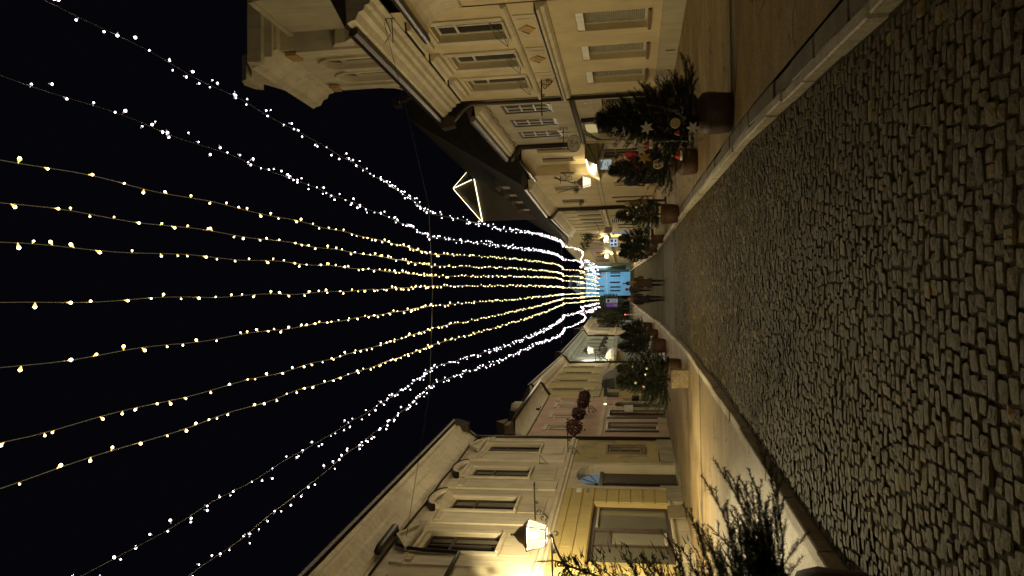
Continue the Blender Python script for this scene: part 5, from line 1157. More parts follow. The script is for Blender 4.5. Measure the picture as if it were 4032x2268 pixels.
def spruce(loc, h, r, seed, nb, label, fine=True, dens=1.0, nl=.022, group='potted spruce trees along the lane', ln_=None, low=1.0, inner=1.0):
    t = thing('spruce_tree', label, 'tree', loc, group); a, b, c = spruce_meshes(h, r, seed, nb, dens, nl, fine, ln_, low, inner, 1.7 if low > 2 else .8)
    for mb, n_, mt in ((a, 'trunk', bark), (b, 'branches', bark), (c, 'needles', needle)):
        mb.v = [(x + loc[0], y + loc[1], z + loc[2]) for x, y, z in mb.v]
        o_ = mb.build(n_, mt, t)
        if n_ != 'trunk': o_['kind'] = 'stuff'
    return t
potm = plain('brown_wrapping', (.055, .025, .018), .6, var=.3, scale=6, bump=.35)
potm2 = plain('dark_brown_pot', (.085, .04, .024), .6, var=.25, scale=5, bump=.2)
earth = plain('pot_soil', (.03, .022, .012), .95)
def pot(loc, r, h, label, mat, cloth=False, seed=0, kind='pot'):
    t = thing('plant_pot', label, 'plant pot', loc, 'pots standing along the lane')
    m = MB(); n = 28 if cloth else 18
    prof = ([(r * .80, 0), (r * .88, h * .03), (r * .93, h * .3), (r * .97, h * .62), (r * .93, h * .8), (r * .76, h * .88), (r * .70, h * .93), (r * .84, h * .99), (r * 1.0, h * 1.08), (r * .93, h * 1.15), (r * .76, h * 1.04), (r * .6, h * .93)] if cloth
            else [(r * .78, 0), (r * .9, h * .06), (r, h * .5), (r, h * .9), (r * 1.04, h * .93), (r * 1.04, h), (r * .9, h), (r * .86, h * .9)])
    m.lathe(prof, n, loc, 0, .06 if cloth else .0, seed); m.build('wrapping' if cloth else 'body', mat, t, True)
    m = MB(); m.lathe([(r * .62, h * .86), (r * .6, h * .9), (.01, h * .92)], 12, loc); m.build('soil', earth, t); return t
def zp(y): return PV + zg(y)
# near-left spruce with its pot at the edge of the picture
pot((-2.21, 4.85, PV), .45, .52, 'brown fabric-wrapped pot nearest the viewer, cut off at the left kerb', potm, True, 3)
spruce((-2.28, 4.85, PV + .45), 1.52, 1.0, 5, 92, 'sparse spruce nearest the viewer at the left edge, in front of the yellow shop window', True, 1.0, .028, ln_=(.33, .0), low=2.5, inner=.7)
# decorated pair on the right
pot((2.42, 10.95, PV), .31, .50, 'dark brown wrapped pot of the large decorated spruce on the right pavement', potm, True, 8)
spruce((2.42, 10.95, PV + .42), 1.50, .70, 9, 170, 'large decorated spruce on the right with white stars and a yellow disc', True, 1.0, .034, inner=2.2)
pot((2.62, 16.4, PV), .30, .46, 'wrapped pot half hidden behind the large decorated spruce', potm2, True, 4)
spruce((2.55, 16.4, PV + .40), 1.50, .55, 21, 120, 'second decorated spruce on the right with a silver bow, behind the largest', False, 1.0, .048)
rr_ = [(2.13, 22.9, .30, .50, 1.45, 'brown pot of the third spruce on the right, near the downpipe', 'third spruce on the right in front of the walkers'),
       (2.14, 33.3, .34, .52, 1.5, 'square brown pot of the fourth spruce on the right', 'fourth spruce on the right'),
       (2.1, 41.0, .38, .58, 1.5, 'round brown pot of the fifth spruce on the right, wrapped in tinsel', 'fifth spruce on the right'),
       (2.15, 47.0, .36, .6, 1.5, 'brown pot of the sixth spruce on the right', 'sixth spruce on the right'),
       (2.2, 53.5, .36, .6, 1.55, 'brown pot of the seventh spruce on the right', 'seventh spruce on the right, last before the plaza')]
for k, (x, y, r_, h, th, l1, l2) in enumerate(rr_):
    pot((x, y, zp(y)), r_, h, l1, potm2, k in (2,), k)
    spruce((x, y, zp(y) + h * .85), th, (.54, .62, .66, .66, .66)[k], 50 + k, 92, l2, False, .8, .055 + .005 * k)
# stone tub between third and fourth
m = MB(); m.lathe([(.28, 0), (.34, .1), (.36, .45), (.3, .5)], 10, (2.35, 30.3, PV)); tag(m.build('plant_tub', socle), 'grey stone plant tub between two spruces on the right', 'plant tub')
ll_ = [(-2.55, 23.0, .36, .50, 1.5, 'brown cloth-wrapped pot just beyond the wicker box on the left', 'spruce beyond the wicker box on the left pavement', True),
       (-2.62, 33.0, .33, .62, 1.55, 'tall smooth brown pot on the left, standing clear of its neighbours', 'spruce over the tall smooth brown pot on the left', False),
       (-2.78, 42.5, .36, .62, 1.55, 'large dark pot on the left near the first cross joint', 'spruce on the left below the blue house', False),
       (-2.75, 50.0, .34, .55, 1.5, 'farthest dark pot on the left', 'farthest spruce on the left', False)]
for k, (x, y, r_, h, th, l1, l2, cl) in enumerate(ll_):
    pot((x, y, zp(y)), r_, h, l1, potm2, cl, 30 + k)
    spruce((x, y, zp(y) + h * .85), th, .68, 70 + k, 92, l2, False, .8, .055 + .004 * k)
# wicker box with a wide spruce
t = thing('wicker_planter', 'pale woven wicker box with a wide spruce on the left pavement', 'planter', (-2.47, 20.2, PV))
wick = plain('wicker', (.42, .34, .20), .7, var=.3, scale=18)
m = MB(); m.box(-2.70, -2.24, 20.0, 20.44, PV, PV + .43); m.build('box', wick, t)
k = 0
for j in range(11):
    for i in range(9):
        x0 = -2.70 + i * .0511; z0 = PV + .01 + j * .038
        m = MB(); dd_ = .012 if (i + j) % 2 else .004; m.box(x0 + .002, x0 + .049, 19.998 - dd_, 19.998, z0 + .003, z0 + .035); m.build('woven_strand', wick, t)
m = MB(); m.tube([(-2.70, 20.0, PV + .43), (-2.24, 20.0, PV + .43), (-2.24, 20.44, PV + .43), (-2.70, 20.44, PV + .43), (-2.70, 20.0, PV + .43)], .02, 6); m.build('rim', wick, t)
spruce((-2.50, 20.25, PV + .40), 1.5, .82, 90, 130, 'wide spruce growing from the pale wicker box on the left', False, 1.0, .05)
# ---------------- ornaments
def star(loc, r, n, mat, label, tilt=0, thick=.02):
    m = MB(); q = random.Random(int(loc[0] * 1000 + loc[2] * 77)); a0 = q.uniform(0, 1)
    pts = [(math.cos(a0 + math.pi * k / n) * (r if k % 2 == 0 else r * .5), math.sin(a0 + math.pi * k / n) * (r if k % 2 == 0 else r * .5)) for k in range(2 * n)]
    vs = [(loc[0] + a, loc[1] + a * tilt, loc[2] + b) for a, b in pts]; vs += [(x, y + thick * .4, z) for x, y, z in vs] + [(loc[0], loc[1] - thick * 1.3, loc[2])]
    k = 2 * n; m.add(vs, [(i, (i + 1) % k, 2 * k) for i in range(k)] + [tuple(range(k, 2 * k))] + [(i, (i + 1) % k, k + (i + 1) % k, k + i) for i in range(k)])
    return tag(m.build('star_ornament', mat), label, 'ornament', 'ornaments on the decorated spruces')
white_o = plain('white_paper', (.80, .76, .62), .6); gold_o = plain('gold_paper', (.62, .42, .10), .5); red_o = plain('red_cloth', (.50, .035, .025), .6); silver = plain('silver_tinsel', (.62, .64, .62), .25, .6, var=.5, scale=60)
Yd = 10.95
def atY(px, py, Y):          # a point of the decorated spruce from its measured bearing
    r_ = Vector(((px - 2016) / 2950, (py - 1134) / 2950, 1)); d = Vector((ax.x * r_.x + ay.x * r_.y + az.x, ax.y * r_.x + ay.y * r_.y + az.y, ax.z * r_.x + ay.z * r_.y + az.z)); return (d.x * Y / d.y, Y, 1.55 + d.z * Y / d.y)
star(atY(2547, 503, 10.3), .095, 6, white_o, 'white star ornament, upper right of the yellow disc on the large spruce', .1)
star(atY(2728, 503, 10.2), .088, 6, white_o, 'white star ornament hanging lowest on the large decorated spruce', -.2)
star(atY(2525, 589, 10.6), .09, 6, white_o, 'white star ornament on the left side of the large spruce', .4)
star(atY(2422, 570, 10.8), .058, 5, white_o, 'small white star near the top left of the large spruce', .2)
star(atY(2420, 510, 10.8), .055, 5, white_o, 'small pale star at the very top of the large spruce', .5)
star(atY(2537, 620, 10.8), .10, 6, gold_o, 'golden star ornament in front of the red coat', .2)
c = atY(2659, 485, 10.25); m = MB(); n = 24
m.add([(c[0] + .068 * math.cos(2 * math.pi * k / n), c[1] + s_ * .012, c[2] + .068 * math.sin(2 * math.pi * k / n)) for s_ in (-1, 1) for k in range(n)], [tuple(range(n)), tuple(reversed(range(n, 2 * n)))] + [(i, (i + 1) % n, n + (i + 1) % n, n + i) for i in range(n)])
o_ = tag(m.build('disc_ornament', plain('dried_orange_disc', (.60, .47, .20), .6, var=.2, scale=30)), 'round yellow disc ornament in the middle of the large decorated spruce', 'ornament', 'ornaments on the decorated spruces')
c = atY(2645, 400, 10.6); m = MB(); m.lathe([(.01, -.05), (.04, -.035), (.055, 0), (.04, .035), (.01, .05)], 10, c); tag(m.build('bauble', plain('olive_bauble', (.14, .14, .05), .25)), 'olive bauble on the right side of the large spruce', 'ornament', 'ornaments on the decorated spruces')
for (px, py, Y, s_, lab) in ((2562, 567, 10.5, .06, 'red and white hat ornament left of the middle on the large spruce'), (2682, 612, 14.6, .085, 'red and white hat ornament low between the two decorated spruces'), (2590, 365, 10.8, .06, 'red ribbon ornament high on the right of the large spruce'), (2555, 402, 10.8, .05, 'small red ornament high in the large spruce'), (2675, 523, 10.2, .04, 'small pink ornament beside the lowest white star')):
    c = atY(px, py, Y); m = MB(); m.lathe([(s_, 0), (s_ * .9, s_ * .5), (s_ * .5, s_ * 1.2), (s_ * .12, s_ * 1.8)], 10, c); ob = m.build('hat_ornament', red_o); tag(ob, lab, 'ornament', 'ornaments on the decorated spruces')
    if s_ > .055:
        m = MB(); m.lathe([(s_ * 1.08, -.02), (s_ * 1.15, .0), (s_ * 1.05, .02)], 10, c); m.lathe([(.005, -.014), (.02, 0), (.005, .016)], 6, (c[0], c[1], c[2] + s_ * 1.9)); m.build('white_trim', white_o, ob)
def tinsel(pts, label, r=.03, n=140, mat=None):
    q = random.Random(len(label)); m = MB(); pts = [Vector(p_) for p_ in pts]
    for k in range(n):
        u = k / n * (len(pts) - 1); i_ = int(u); p_ = pts[i_].lerp(pts[i_ + 1], u - i_); d = Vector((q.uniform(-1, 1), q.uniform(-1, 1), q.uniform(-1, 1))).normalized() * r; w_ = d.orthogonal().normalized() * r * .15
        m.add([p_ - w_, p_ + w_, p_ + d], [(0, 1, 2)])
    tag(m.build('tinsel_garland', mat or silver), label, 'garland', 'tinsel on the spruces')
tinsel([atY(2495, 400, 10.7), atY(2650, 435, 10.4), atY(2700, 470, 10.3)], 'silver tinsel across the upper right of the large spruce')
tinsel([atY(2570, 560, 10.4), atY(2640, 555, 10.3), atY(2720, 555, 10.3), atY(2770, 545, 10.4)], 'silver tinsel across the lower left of the large spruce')
tinsel([atY(2455, 500, 10.6), atY(2462, 560, 10.6)], 'short silver tinsel near the top of the large spruce')
c = atY(2620, 590, 15.9); m = MB()
for k in range(7):
    a_ = k * .9; m.add([c, (c[0] + .12 * math.cos(a_), c[1] - .05, c[2] + .10 * math.sin(a_)), (c[0] + .12 * math.cos(a_ + .6), c[1] - .02, c[2] + .10 * math.sin(a_ + .6))], [(0, 1, 2)])
tag(m.build('silver_bow', silver), 'silver bow on the second decorated spruce', 'ornament', 'ornaments on the decorated spruces')
c = atY(2592, 645, 16.0); m = MB()
for k in range(10): m.tube([(c[0] + .10 * math.cos(a_) * math.cos(k), c[1] + .10 * math.sin(a_) * .6, c[2] + .10 * math.sin(a_ + k)) for a_ in [j * .7 for j in range(9)]], .008, 4)
tag(m.build('straw_ball', plain('straw', (.55, .47, .30), .7)), 'pale woven ball hanging at the right side of the red coat', 'ornament', 'ornaments on the decorated spruces')
for k, (x, y, r_) in enumerate(((2.14, 33.3, .38), (2.1, 41.0, .44), (2.15, 47, .42), (-2.62, 33.0, .40), (-2.78, 42.5, .42), (-2.55, 23.0, .44))):
    z = zp(y) + (.60 if k != 5 else .62)
    tinsel([(x + r_ * math.cos(a), y + r_ * math.sin(a), z + .05 * math.sin(3 * a + k)) for a in [j * math.pi / 8 for j in range(17)]], 'silver tinsel wound round the rim of the ' + ('fourth pot on the right', 'fifth pot on the right', 'sixth pot on the right', 'tall smooth pot on the left', 'large dark pot on the left', 'cloth-wrapped pot by the wicker box')[k], .075, 120)
for k, (x, y) in enumerate(((2.1, 22.6), (2.1, 33.0), (2.0, 40.7), (2.1, 46.7), (-2.5, 22.7), (-2.6, 32.7), (-2.4, 20.0))):
    q = random.Random(k + 5)
    for j in range(5):
        a_ = q.uniform(0, 6.28); z = zp(y) + .65 + q.uniform(0, .9); rad_ = .55 * (1.9 - (z - zp(y) - .2)) / 1.7
        m = MB(); mt = (silver, white_o, red_o, silver, white_o)[j]; s_ = .035
        cc = (x + rad_ * math.cos(a_) * .8, y - abs(rad_ * math.sin(a_)) * .8 - .1, z); m.lathe([(.005, -s_), (s_ * .8, -s_ * .6), (s_, 0), (s_ * .8, s_ * .6), (.005, s_)], 8, cc)
        tag(m.build('bauble', mt), '%s bauble hanging %s in the %s' % (('silver tinsel', 'white paper', 'red cloth', 'shiny silver', 'cream')[j], ('low', 'rather low', 'halfway up', 'high')[min(3, int((z - zp(y) - .65) / .225))], ('third spruce on the right', 'fourth spruce on the right', 'fifth spruce on the right', 'sixth spruce on the right', 'spruce just beyond the wicker box', 'spruce over the tall smooth pot', 'wicker box spruce')[k]), 'ornament', 'small baubles on the farther spruces')
# rosemary-like herb trough and lights at the ochre house door
t = thing('stone_trough', 'low grey trough with candle lights by the door of the ochre house', 'planter', (-5.3, 41.2, zp(41)))
m = MB(); m.box(-5.6, -4.95, 40.9, 41.4, PV, PV + .5); m.build('trough', zincl, t); blob_leaves((-5.3, 41.1, PV + .65), .28, 160, .05, leafd, 'foliage', t, .8, 3)
for k, (x, z) in enumerate(((-4.95, .72), (-4.9, .5), (-4.88, .33), (-4.7, .85), (-4.68, .38))):
    c = (x, 40.6, PV + z); m = MB(); m.lathe([(.01, -.04), (.04, -.02), (.045, 0), (.04, .02), (.01, .04)], 8, c); tag(m.build('lit_ball', emis('warm_ball', (1, .85, .6), 2.2)), ('top glowing ball of the near column at the trough', 'middle glowing ball of the near column at the trough', 'lowest glowing ball of the near column at the trough', 'glowing ball on the right, highest of all by the trough', 'glowing ball low on the right by the trough')[k], 'light', 'glowing balls by the trough')
# flower balls
redl = plain('dark_red_flowers', (.055, .014, .014), .7, var=.6)
for k, ((x, y, z), r_, lab) in enumerate((((-5.22, 27.9, 3.72), .32, 'nearest hanging ball of dark red flowers, left'), ((-5.32, 31.5, 3.80), .30, 'middle hanging ball of dark red flowers in front of the pink house'), ((-5.30, 34.3, 3.80), .28, 'third hanging flower ball on the pink house'), ((-5.2, 35.6, 3.80), .28, 'farthest hanging flower ball on the pink house'))):
    t = thing('flower_ball', lab, 'flower ball', (x, y, z), 'hanging flower balls')
    q = random.Random(k); m = MB()
    for j in range(520):
        v = Vector((q.gauss(0, 1), q.gauss(0, 1), q.gauss(0, 1))).normalized() * r_ * (.45 + .55 * q.random() ** .5) * (1.28 if q.random() < .05 else 1)
        p_ = Vector((x, y, z)) + v; a_ = Vector((q.uniform(-1, 1), q.uniform(-1, 1), q.uniform(-1, 1))).normalized() * .042; b_ = a_.orthogonal().normalized() * .035
        m.add([p_ - a_, p_ + b_, p_ + a_, p_ - b_], [(0, 1, 2, 3)])
    tag(m.build('blossoms', redl, t), kind='stuff')
    m = MB(); m.tube([(x, y, z + r_ * .8), (x, y, z + r_ + .12)], .006, 4); m.build('hanger', metal, t)

# ================================================================= SIGNS, POSTS, FAR THINGS
c = (6.0, 36.6); t = thing('info_board', 'white square notice board with blue-green tint, lettered, under the porch edge on the right', 'notice board', (5.95, 37.0, 2.4))
m = MB(); m.box(5.72, 6.2, 36.96, 37.0, 2.36, 2.96); m.build('board', emis('lit_notice', (.72, .80, .74), .42), t)
for k, (x0, x1, z0, z1) in enumerate(((5.80, 6.12, 2.84, 2.86), (5.80, 6.12, 2.80, 2.815), (5.84, 6.1, 2.55, 2.565), (5.84, 6.1, 2.51, 2.525), (5.92, 6.0, 2.64, 2.67), (6.12, 6.17, 2.88, 2.93))):
    m = MB(); m.box(x0, x1, 36.952, 36.959, z0, z1); m.build('line_of_print', metal, t)
m = MB(); m.tube([(6.0, 37.0, 2.36), (6.0, 37.0, 1.9)], .02, 5); m.build('post', metal, t)
t = thing('poster_stand', 'white poster with a round black emblem at the street end', 'poster', (-1.75, 90, 2.0))
m = MB(); m.box(-1.98, -1.5, 90, 90.1, 3.1, 4.5); m.build('board', emis('lit_poster', (.62, .58, .66), .32), t)
m = MB(); m.lathe([(.01, 0), (.17, .0), (.17, .02), (.01, .02)], 14, (0, 0, 0)); m.v = [(-1.74 + x, 89.98 - z, 4.2 + y) for x, y, z in m.v]; m.build('emblem', metal, t)
for k in range(3):
    m = MB(); m.box(-1.92, -1.56, 89.97, 89.99, 3.3 + k * .2, 3.38 + k * .2); m.build('line_of_print', plain('grey_print', (.2, .18, .22), .6), t)
m = MB(); m.box(-1.9, -1.8, 90.02, 90.08, 1.1, 3.1); m.box(-1.65, -1.55, 90.02, 90.08, 1.1, 3.1); m.build('post', metal, t)
t = thing('poster_stand', 'purple lit poster beside the white one at the street end', 'poster', (-2.3, 90, 2.0))
m = MB(); m.box(-2.5, -2.02, 90.2, 90.3, 3.1, 4.45); m.build('board', emis('purple_poster', (.16, .09, .30), .5), t)
m = MB(); m.box(-2.4, -2.15, 90.18, 90.199, 3.2, 3.6); m.build('picture', emis('pink_poster_part', (.35, .2, .22), .4), t); m = MB(); m.box(-2.45, -2.35, 90.22, 90.28, 1.1, 3.1); m.build('post', metal, t)
m = MB(); m.tube([(-2.3, 60.5, zp(60)), (-2.3, 60.5, 1.95)], .04, 6); ob = tag(m.build('post', whitep), 'thin white post topped by a red light beyond the left spruces', 'post')
m = MB(); m.lathe([(.01, -.05), (.05, 0), (.01, .05)], 8, (-2.3, 60.5, 2.02)); m.build('red_light', emis('red_signal', (1, .1, .06), 6), ob)
m = MB(); m.lathe([(.04, 0), (.04, 1.0), (.30, 1.1), (.24, 1.9), (.10, 2.7), (.02, 3.0)], 8, (2.05, 84, zp(84) - .02)); tag(m.build('closed_parasol', plain('green_parasol_cloth', (.02, .05, .03), .8)), 'closed dark green parasol in front of the blue house', 'parasol')
# dark trees at the end on the left
for k, (x, y, h, r_, lab) in enumerate(((-3.2, 104, 5.6, 1.6, 'dark tree mass left of the blue house at the street end'), (-4.4, 98, 4.6, 1.2, 'smaller dark tree by the far beige house'), (-2.2, 112, 5.0, 1.1, 'narrow dark tree between blue house and dark building'))):
    t = thing('street_tree', lab, 'tree', (x, y, zg(y))); m = MB(); m.tube([(x, y, zg(y)), (x + .1, y, zg(y) + h * .5), (x, y, zg(y) + h * .8)], [.12, .09, .03], 6); m.build('trunk', bark, t)
    m = MB()
    for j in range(5): a_ = j * 1.3; m.tube([(x, y, zg(y) + h * .4), (x + r_ * .5 * math.cos(a_), y + r_ * .5 * math.sin(a_), zg(y) + h * .7)], [.05, .015], 5)
    m.build('limbs', bark, t); tag(blob_leaves((x, y, zg(y) + h * .62), r_, 1500, .13, leafd, 'crown', t, h * .42 / r_, 60 + k), kind='stuff')
# a parked motorcycle-like dark shape and bicycles near the far right
def bicycle(x, y, label):
    t = thing('bicycle', label, 'bicycle', (x, y, zp(y))); z = zp(y) + .34
    for dy in (-.52, .52):
        m = MB(); m.tube([(x, y + dy + .33 * math.cos(a), z + .33 * math.sin(a)) for a in [2 * math.pi * k / 18 for k in range(19)]], .018, 5, cap=False); wh = m.build('wheel', metal, t)
        m = MB()
        for k in range(6): a = math.pi * k / 6; m.tube([(x, y + dy + .32 * math.cos(a), z + .32 * math.sin(a)), (x, y + dy - .32 * math.cos(a), z - .32 * math.sin(a))], .003, 3)
        m.build('spokes', zincl, wh)
    m = MB(); F_ = [(x, y - .52, z), (x, y - .38, z + .5), (x, y + .1, z + .45), (x, y + .02, z - .05), (x, y + .52, z), (x, y + .1, z + .45)]
    m.tube(F_, .02, 5); m.tube([(x, y - .4, z + .42), (x, y + .02, z - .05)], .02, 5); m.build('frame', plain('silver_frame', (.4, .4, .4), .3, .6), t)
    m = MB(); m.box(x - .06, x + .06, y + .02, y + .25, z + .52, z + .57); m.build('saddle', metal, t)
    m = MB(); m.tube([(x - .25, y - .3, z + .6), (x, y - .4, z + .62), (x + .25, y - .3, z + .6)], .015, 5); m.tube([(x, y - .4, z + .6), (x, y - .38, z + .48)], .015, 5); m.build('handlebar', metal, t)
bicycle(2.5, 58.5, 'bicycle leaning by the last spruce on the right')
# ================================================================= PEOPLE
skinm = plain('skin', (.42, .24, .15), .5, var=.08)
def remesh(mb, name, mat, parent, vox=.016, sm=4):
    o_ = mb.build('tmp', mat); md = o_.modifiers.new('r', 'REMESH'); md.mode = 'VOXEL'; md.voxel_size = vox; md.use_smooth_shade = True
    s_ = o_.modifiers.new('s', 'SMOOTH'); s_.iterations = sm; s_.factor = .5
    me = bpy.data.meshes.new_from_object(o_.evaluated_get(bpy.context.evaluated_depsgraph_get())); bpy.data.objects.remove(o_)
    me.name = name; me.materials.clear(); me.materials.append(mat); ob = bpy.data.objects.new(name, me); COL.objects.link(ob); ob.parent = parent
    me.polygons.foreach_set('use_smooth', [True] * len(me.polygons)); return ob
def ell(m, c, r, n=12, k=8):
    o = len(m.v); vs = []; fs = []
    for j in range(1, k):
        a = math.pi * j / k
        for i in range(n): b = 2 * math.pi * i / n; vs.append((c[0] + r[0] * math.sin(a) * math.cos(b), c[1] + r[1] * math.sin(a) * math.sin(b), c[2] + r[2] * math.cos(a)))
    vs += [(c[0], c[1], c[2] + r[2]), (c[0], c[1], c[2] - r[2])]; t1, t2 = len(vs) - 2, len(vs) - 1
    for j in range(k - 2):
        for i in range(n): i2 = (i + 1) % n; fs.append((j * n + i, (j + 1) * n + i, (j + 1) * n + i2, j * n + i2))
    for i in range(n): fs.append((t1, i, (i + 1) % n)); fs.append((t2, (k - 2) * n + (i + 1) % n, (k - 2) * n + i))
    return m.add(vs, fs)
def person(loc, face, H, label, coat, trousers, coatlen=.0, step=.18, hair=(.05, .03, .02), hat=None, scarf=None, bag=None, female=False, arms=((.12, .1), (.12, -.1)), longhair=False, bald=False, shoes=(.03, .02, .02), build_=1.0):
    """local frame: faces -y, x is the person's left"""
    k = H / 1.75; t = thing('person', label, 'person', loc); t.rotation_euler = (0, 0, face)
    def V3(x, y, z): return (x * k, y * k, z * k)
    sh = (.185 if female else .205) * build_; hp = .095
    def limb(m, pts, rs): m.tube([V3(*p_) for p_ in pts], [r_ * k for r_ in rs], 10)
    legs = []
    for sx, st in ((1, step), (-1, -step)):
        kn = .50; legs.append([(sx * hp, 0, .92), (sx * hp, -.02 - st * .55, .50), (sx * (hp - .01), -st + .06 * (st < 0), .09 + .03 * (st < 0))])
    arm = []
    for sx, (sw, fw_) in zip((1, -1), arms):
        arm.append([(sx * sh, 0, 1.42), (sx * (sh + .05), .03 - fw_ * .5, 1.14), (sx * (sh + .03), -.05 - fw_ * 1.3, .90 + abs(fw_) * .3)])
    # body, one continuous surface
    m = MB(); ell(m, V3(0, -.005, 1.635), (.073 * k, .092 * k, .115 * k)); ell(m, V3(0, -.035, 1.575), (.05 * k, .06 * k, .05 * k)); ell(m, V3(0, -.10, 1.615), (.013 * k, .022 * k, .026 * k)); ell(m, V3(0, -.086, 1.568), (.024 * k, .016 * k, .010 * k)); ell(m, V3(0, -.085, 1.66), (.05 * k, .016 * k, .010 * k))
    for sx in (1, -1): ell(m, V3(sx * .076, 0, 1.63), (.012 * k, .022 * k, .034 * k))
    limb(m, [(0, .01, 1.38), (0, 0, 1.56)], [.062, .052]); limb(m, [(0, 0, .88), (0, 0, 1.05), (0, 0, 1.25), (0, 0, 1.42)], [.13, .115, .14, .11])
    limb(m, [(-sh, 0, 1.41), (0, 0, 1.44), (sh, 0, 1.41)], [.055, .07, .055])
    for L_ in legs:
        limb(m, L_, [.085, .056, .038]); f0 = L_[2]; limb(m, [(f0[0], f0[1] + .05, .045), (f0[0], f0[1] - .06, .04), (f0[0], f0[1] - .17, .03)], [.036, .04, .025])
    for A_ in arm:
        limb(m, A_, [.05, .038, .027]); w_ = A_[2]; sx = 1 if w_[0] > 0 else -1
        limb(m, [w_, (w_[0], w_[1] - .015, w_[2] - .075)], [.025, .034])
        for j in range(4):
            yy = w_[1] - .045 + j * .019; ln = (.065, .078, .074, .056)[j]
            limb(m, [(w_[0], yy, w_[2] - .085), (w_[0] - sx * .006, yy, w_[2] - .085 - ln * .55), (w_[0] - sx * .022, yy, w_[2] - .085 - ln)], [.010, .009, .008])
        limb(m, [(w_[0], w_[1] - .03, w_[2] - .04), (w_[0] - sx * .012, w_[1] - .062, w_[2] - .075), (w_[0] - sx * .016, w_[1] - .068, w_[2] - .10)], [.011, .010, .008])
    b_ = remesh(m, 'body', skinm, t, .0115, 2)
    for sx in (1, -1):
        m = MB(); ell(m, V3(sx * .03, -.083, 1.638), (.012 * k, .010 * k, .008 * k), 8, 6); m.build('eye', plain('dark_eye', (.02, .02, .02), .2)).parent = t
    # trousers
    m = MB(); limb(m, [(-.07, 0, .93), (.07, 0, .93)], [.115, .115])
    for L_ in legs: limb(m, [L_[0], ((L_[0][0] + L_[1][0]) / 2, (L_[0][1] + L_[1][1]) / 2, .71), L_[1], (L_[2][0], L_[2][1] + .005, L_[2][2] + .02)], [.105, .088, .068, .052 if female else .062])
    remesh(m, 'trousers', plain('cloth_%d' % (trousers[0] * 999), trousers, .85, bump=.2), t)
    m = MB()
    for L_ in legs:
        f0 = L_[2]; limb(m, [(f0[0], f0[1] + .06, .05), (f0[0], f0[1], .055), (f0[0], f0[1] - .09, .045), (f0[0], f0[1] - .185, .034)], [.045, .052, .048, .034]); limb(m, [(f0[0], f0[1], .05), (f0[0], f0[1] + .01, .16)], [.05, .055])
    remesh(m, 'shoes', plain('shoe_leather', shoes, .5), t)
    # coat with sleeves and skirt
    m = MB(); zb = .86 - coatlen; wb = 1.0 * build_
    limb(m, [(-sh + .01, 0, 1.41), (0, .01, 1.45), (sh - .01, 0, 1.41)], [.075, .085, .075])
    o = len(m.v); n = 18; prof = [(zb, .21 + coatlen * .12, .165 + coatlen * .10), (.95, .185, .15), (1.12, .17, .135), (1.28, .195, .145), (1.40, .18, .125), (1.49, .075, .075)]
    for z, rx, ry in prof:
        for i in range(n): a = 2 * math.pi * i / n; f_ = 1 + .05 * math.sin(5 * a + z * 4) * (1.5 - z); m.v.append(V3(rx * wb * math.cos(a) * f_, ry * wb * math.sin(a) * f_, z))
    for j in range(len(prof) - 1):
        for i in range(n): m.f.append((o + j * n + i, o + j * n + (i + 1) % n, o + (j + 1) * n + (i + 1) % n, o + (j + 1) * n + i)); m.mi.append(0)
    m.f.append(tuple(o + i for i in reversed(range(n)))); m.mi.append(0); m.f.append(tuple(o + (len(prof) - 1) * n + i for i in range(n))); m.mi.append(0)
    for A_ in arm: limb(m, [A_[0], A_[1], (A_[2][0], A_[2][1], A_[2][2] + .01)], [.078, .064, .050])
    remesh(m, 'coat', plain('coat_%d' % (coat[0] * 9999 + coat[1] * 999), coat, .85, bump=.25, var=.2), t, .018, 5)
    # hair, hat, scarf, bag
    if not bald:
        m = MB(); ell(m, V3(0, .015, 1.668), (.083 * k, .097 * k, .10 * k))
        if longhair: limb(m, [(0, .07, 1.66), (0, .09, 1.52), (.0, .085, 1.38)], [.08, .09, .06]); limb(m, [(.07, .02, 1.64), (.085, .03, 1.45)], [.035, .04]); limb(m, [(-.07, .02, 1.64), (-.085, .03, 1.45)], [.035, .04])
    else:
        m = MB(); limb(m, [(-.07, .05, 1.62), (0, .09, 1.63), (.07, .05, 1.62)], [.02, .022, .02])
    remesh(m, 'hair', plain('hair_%d' % (hair[0] * 999), hair, .6, var=.3, scale=40), t, .014, 2)
    if hat:
        m = MB(); ell(m, V3(0, .005, 1.71), (.093 * k, .105 * k, .085 * k)); limb(m, [V_ for V_ in [(.088 * math.cos(a), .005 + .10 * math.sin(a), 1.68) for a in [j * .5236 for j in range(13)]]], [.02] * 13)
        limb(m, [(0, 0, 1.79), (0, 0, 1.86 if hat[1] else 1.80)], [.03, .022]); 
        if hat[1]: ell(m, V3(0, 0, 1.90), (.042 * k, .042 * k, .042 * k))
        remesh(m, 'hat', plain('hat_wool_%d' % (hat[0][0] * 999), hat[0], .9), t)
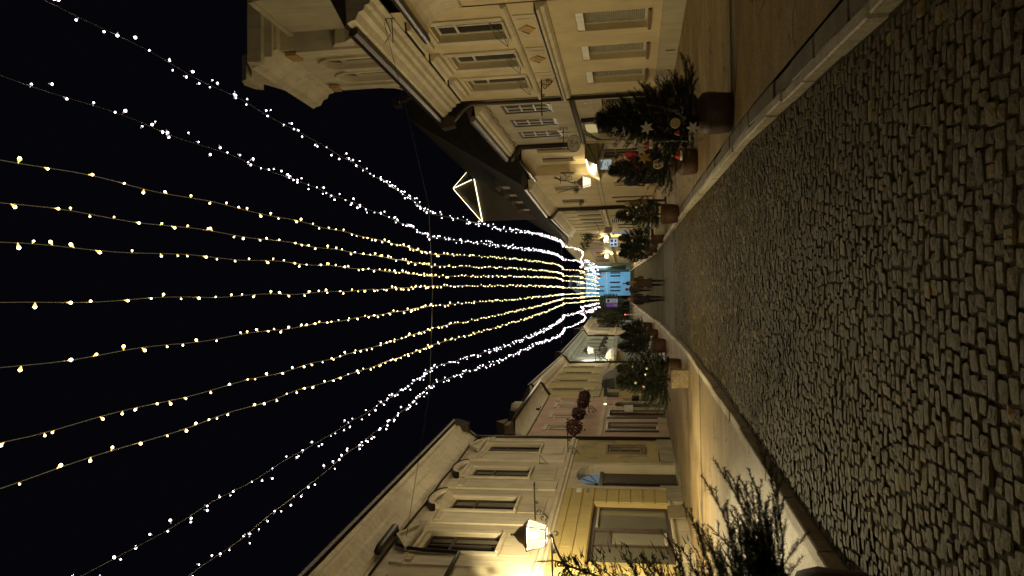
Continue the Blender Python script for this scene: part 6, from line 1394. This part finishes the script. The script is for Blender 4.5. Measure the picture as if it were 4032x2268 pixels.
    if scarf:
        m = MB(); limb(m, [(.095 * math.cos(a), -.01 + .09 * math.sin(a), 1.475 + .01 * math.sin(3 * a)) for a in [j * .5236 for j in range(13)]], [.042] * 13); limb(m, [(.04, -.11, 1.46), (.05, -.15, 1.38), (.045, -.155, 1.30)], [.035, .035, .032])
        remesh(m, 'scarf', plain('scarf_%d' % (scarf[0] * 999), scarf, .9), t)
    if bag:
        m = MB(); limb(m, [(bag * .24, .02, .98), (bag * .27, .03, 1.20)], [.10, .09]); limb(m, [(bag * .2, 0, 1.46), (bag * .25, -.03, 1.3), (bag * .26, 0, 1.2)], [.012, .012, .012])
        remesh(m, 'shoulder_bag', plain('bag_leather', (.025, .02, .018), .5), t)
    return t
person((.11, 35.9, .005), R(3), 1.72, 'woman in a long olive-brown coat and dark bobble hat walking in the lane', (.06, .042, .020), (.02, .02, .024), .30, .12, hat=((.015, .015, .03), True), scarf=(.36, .19, .07), bag=1, female=True, longhair=False, arms=((.1, .05), (.1, -.05)))
person((-.64, 35.8, .005), R(-6), 1.70, 'woman in black coat and orange scarf, fair-haired, left one of the walking pair', (.016, .013, .014), (.018, .016, .02), .12, .16, hair=(.14, .075, .03), scarf=(.12, .06, .02), female=True, longhair=True, arms=((.1, .25), (.1, -.1)))
person((3.72, 22.0, PV), R(-60), 1.82, 'person in a red coat with a pale collar behind the second decorated spruce', (.30, .015, .018), (.02, .02, .03), .15, .05, hair=(.02, .015, .012), scarf=(.52, .45, .30), female=True, arms=((.1, .3), (.1, .25)))
person((4.70, 31.0, PV), R(20), 1.75, 'bald-looking man in dark jacket facing the viewer, right pavement', (.014, .012, .014), (.02, .02, .04), .02, .05, bald=True, arms=((.1, .15), (.1, .2)))
person((4.28, 31.2, PV), R(-80), 1.92, 'tall man in a dark blue padded coat standing beside the fourth spruce', (.006, .008, .018), (.015, .015, .02), .12, .06, hair=(.06, .04, .025), arms=((.1, .1), (.1, .0)), build_=1.18)
person((3.25, 30.0, PV), R(60), 1.62, 'fair-haired person half hidden behind the third spruce', (.16, .12, .04), (.03, .03, .04), .1, .05, hair=(.35, .25, .12), female=True, longhair=True)
person((-.25, 52, zg(52)), R(180), 1.72, 'distant person in a dark coat and red hat between the walking pair', (.03, .035, .04), (.02, .02, .02), .1, .1, hat=((.45, .02, .02), False), female=True)
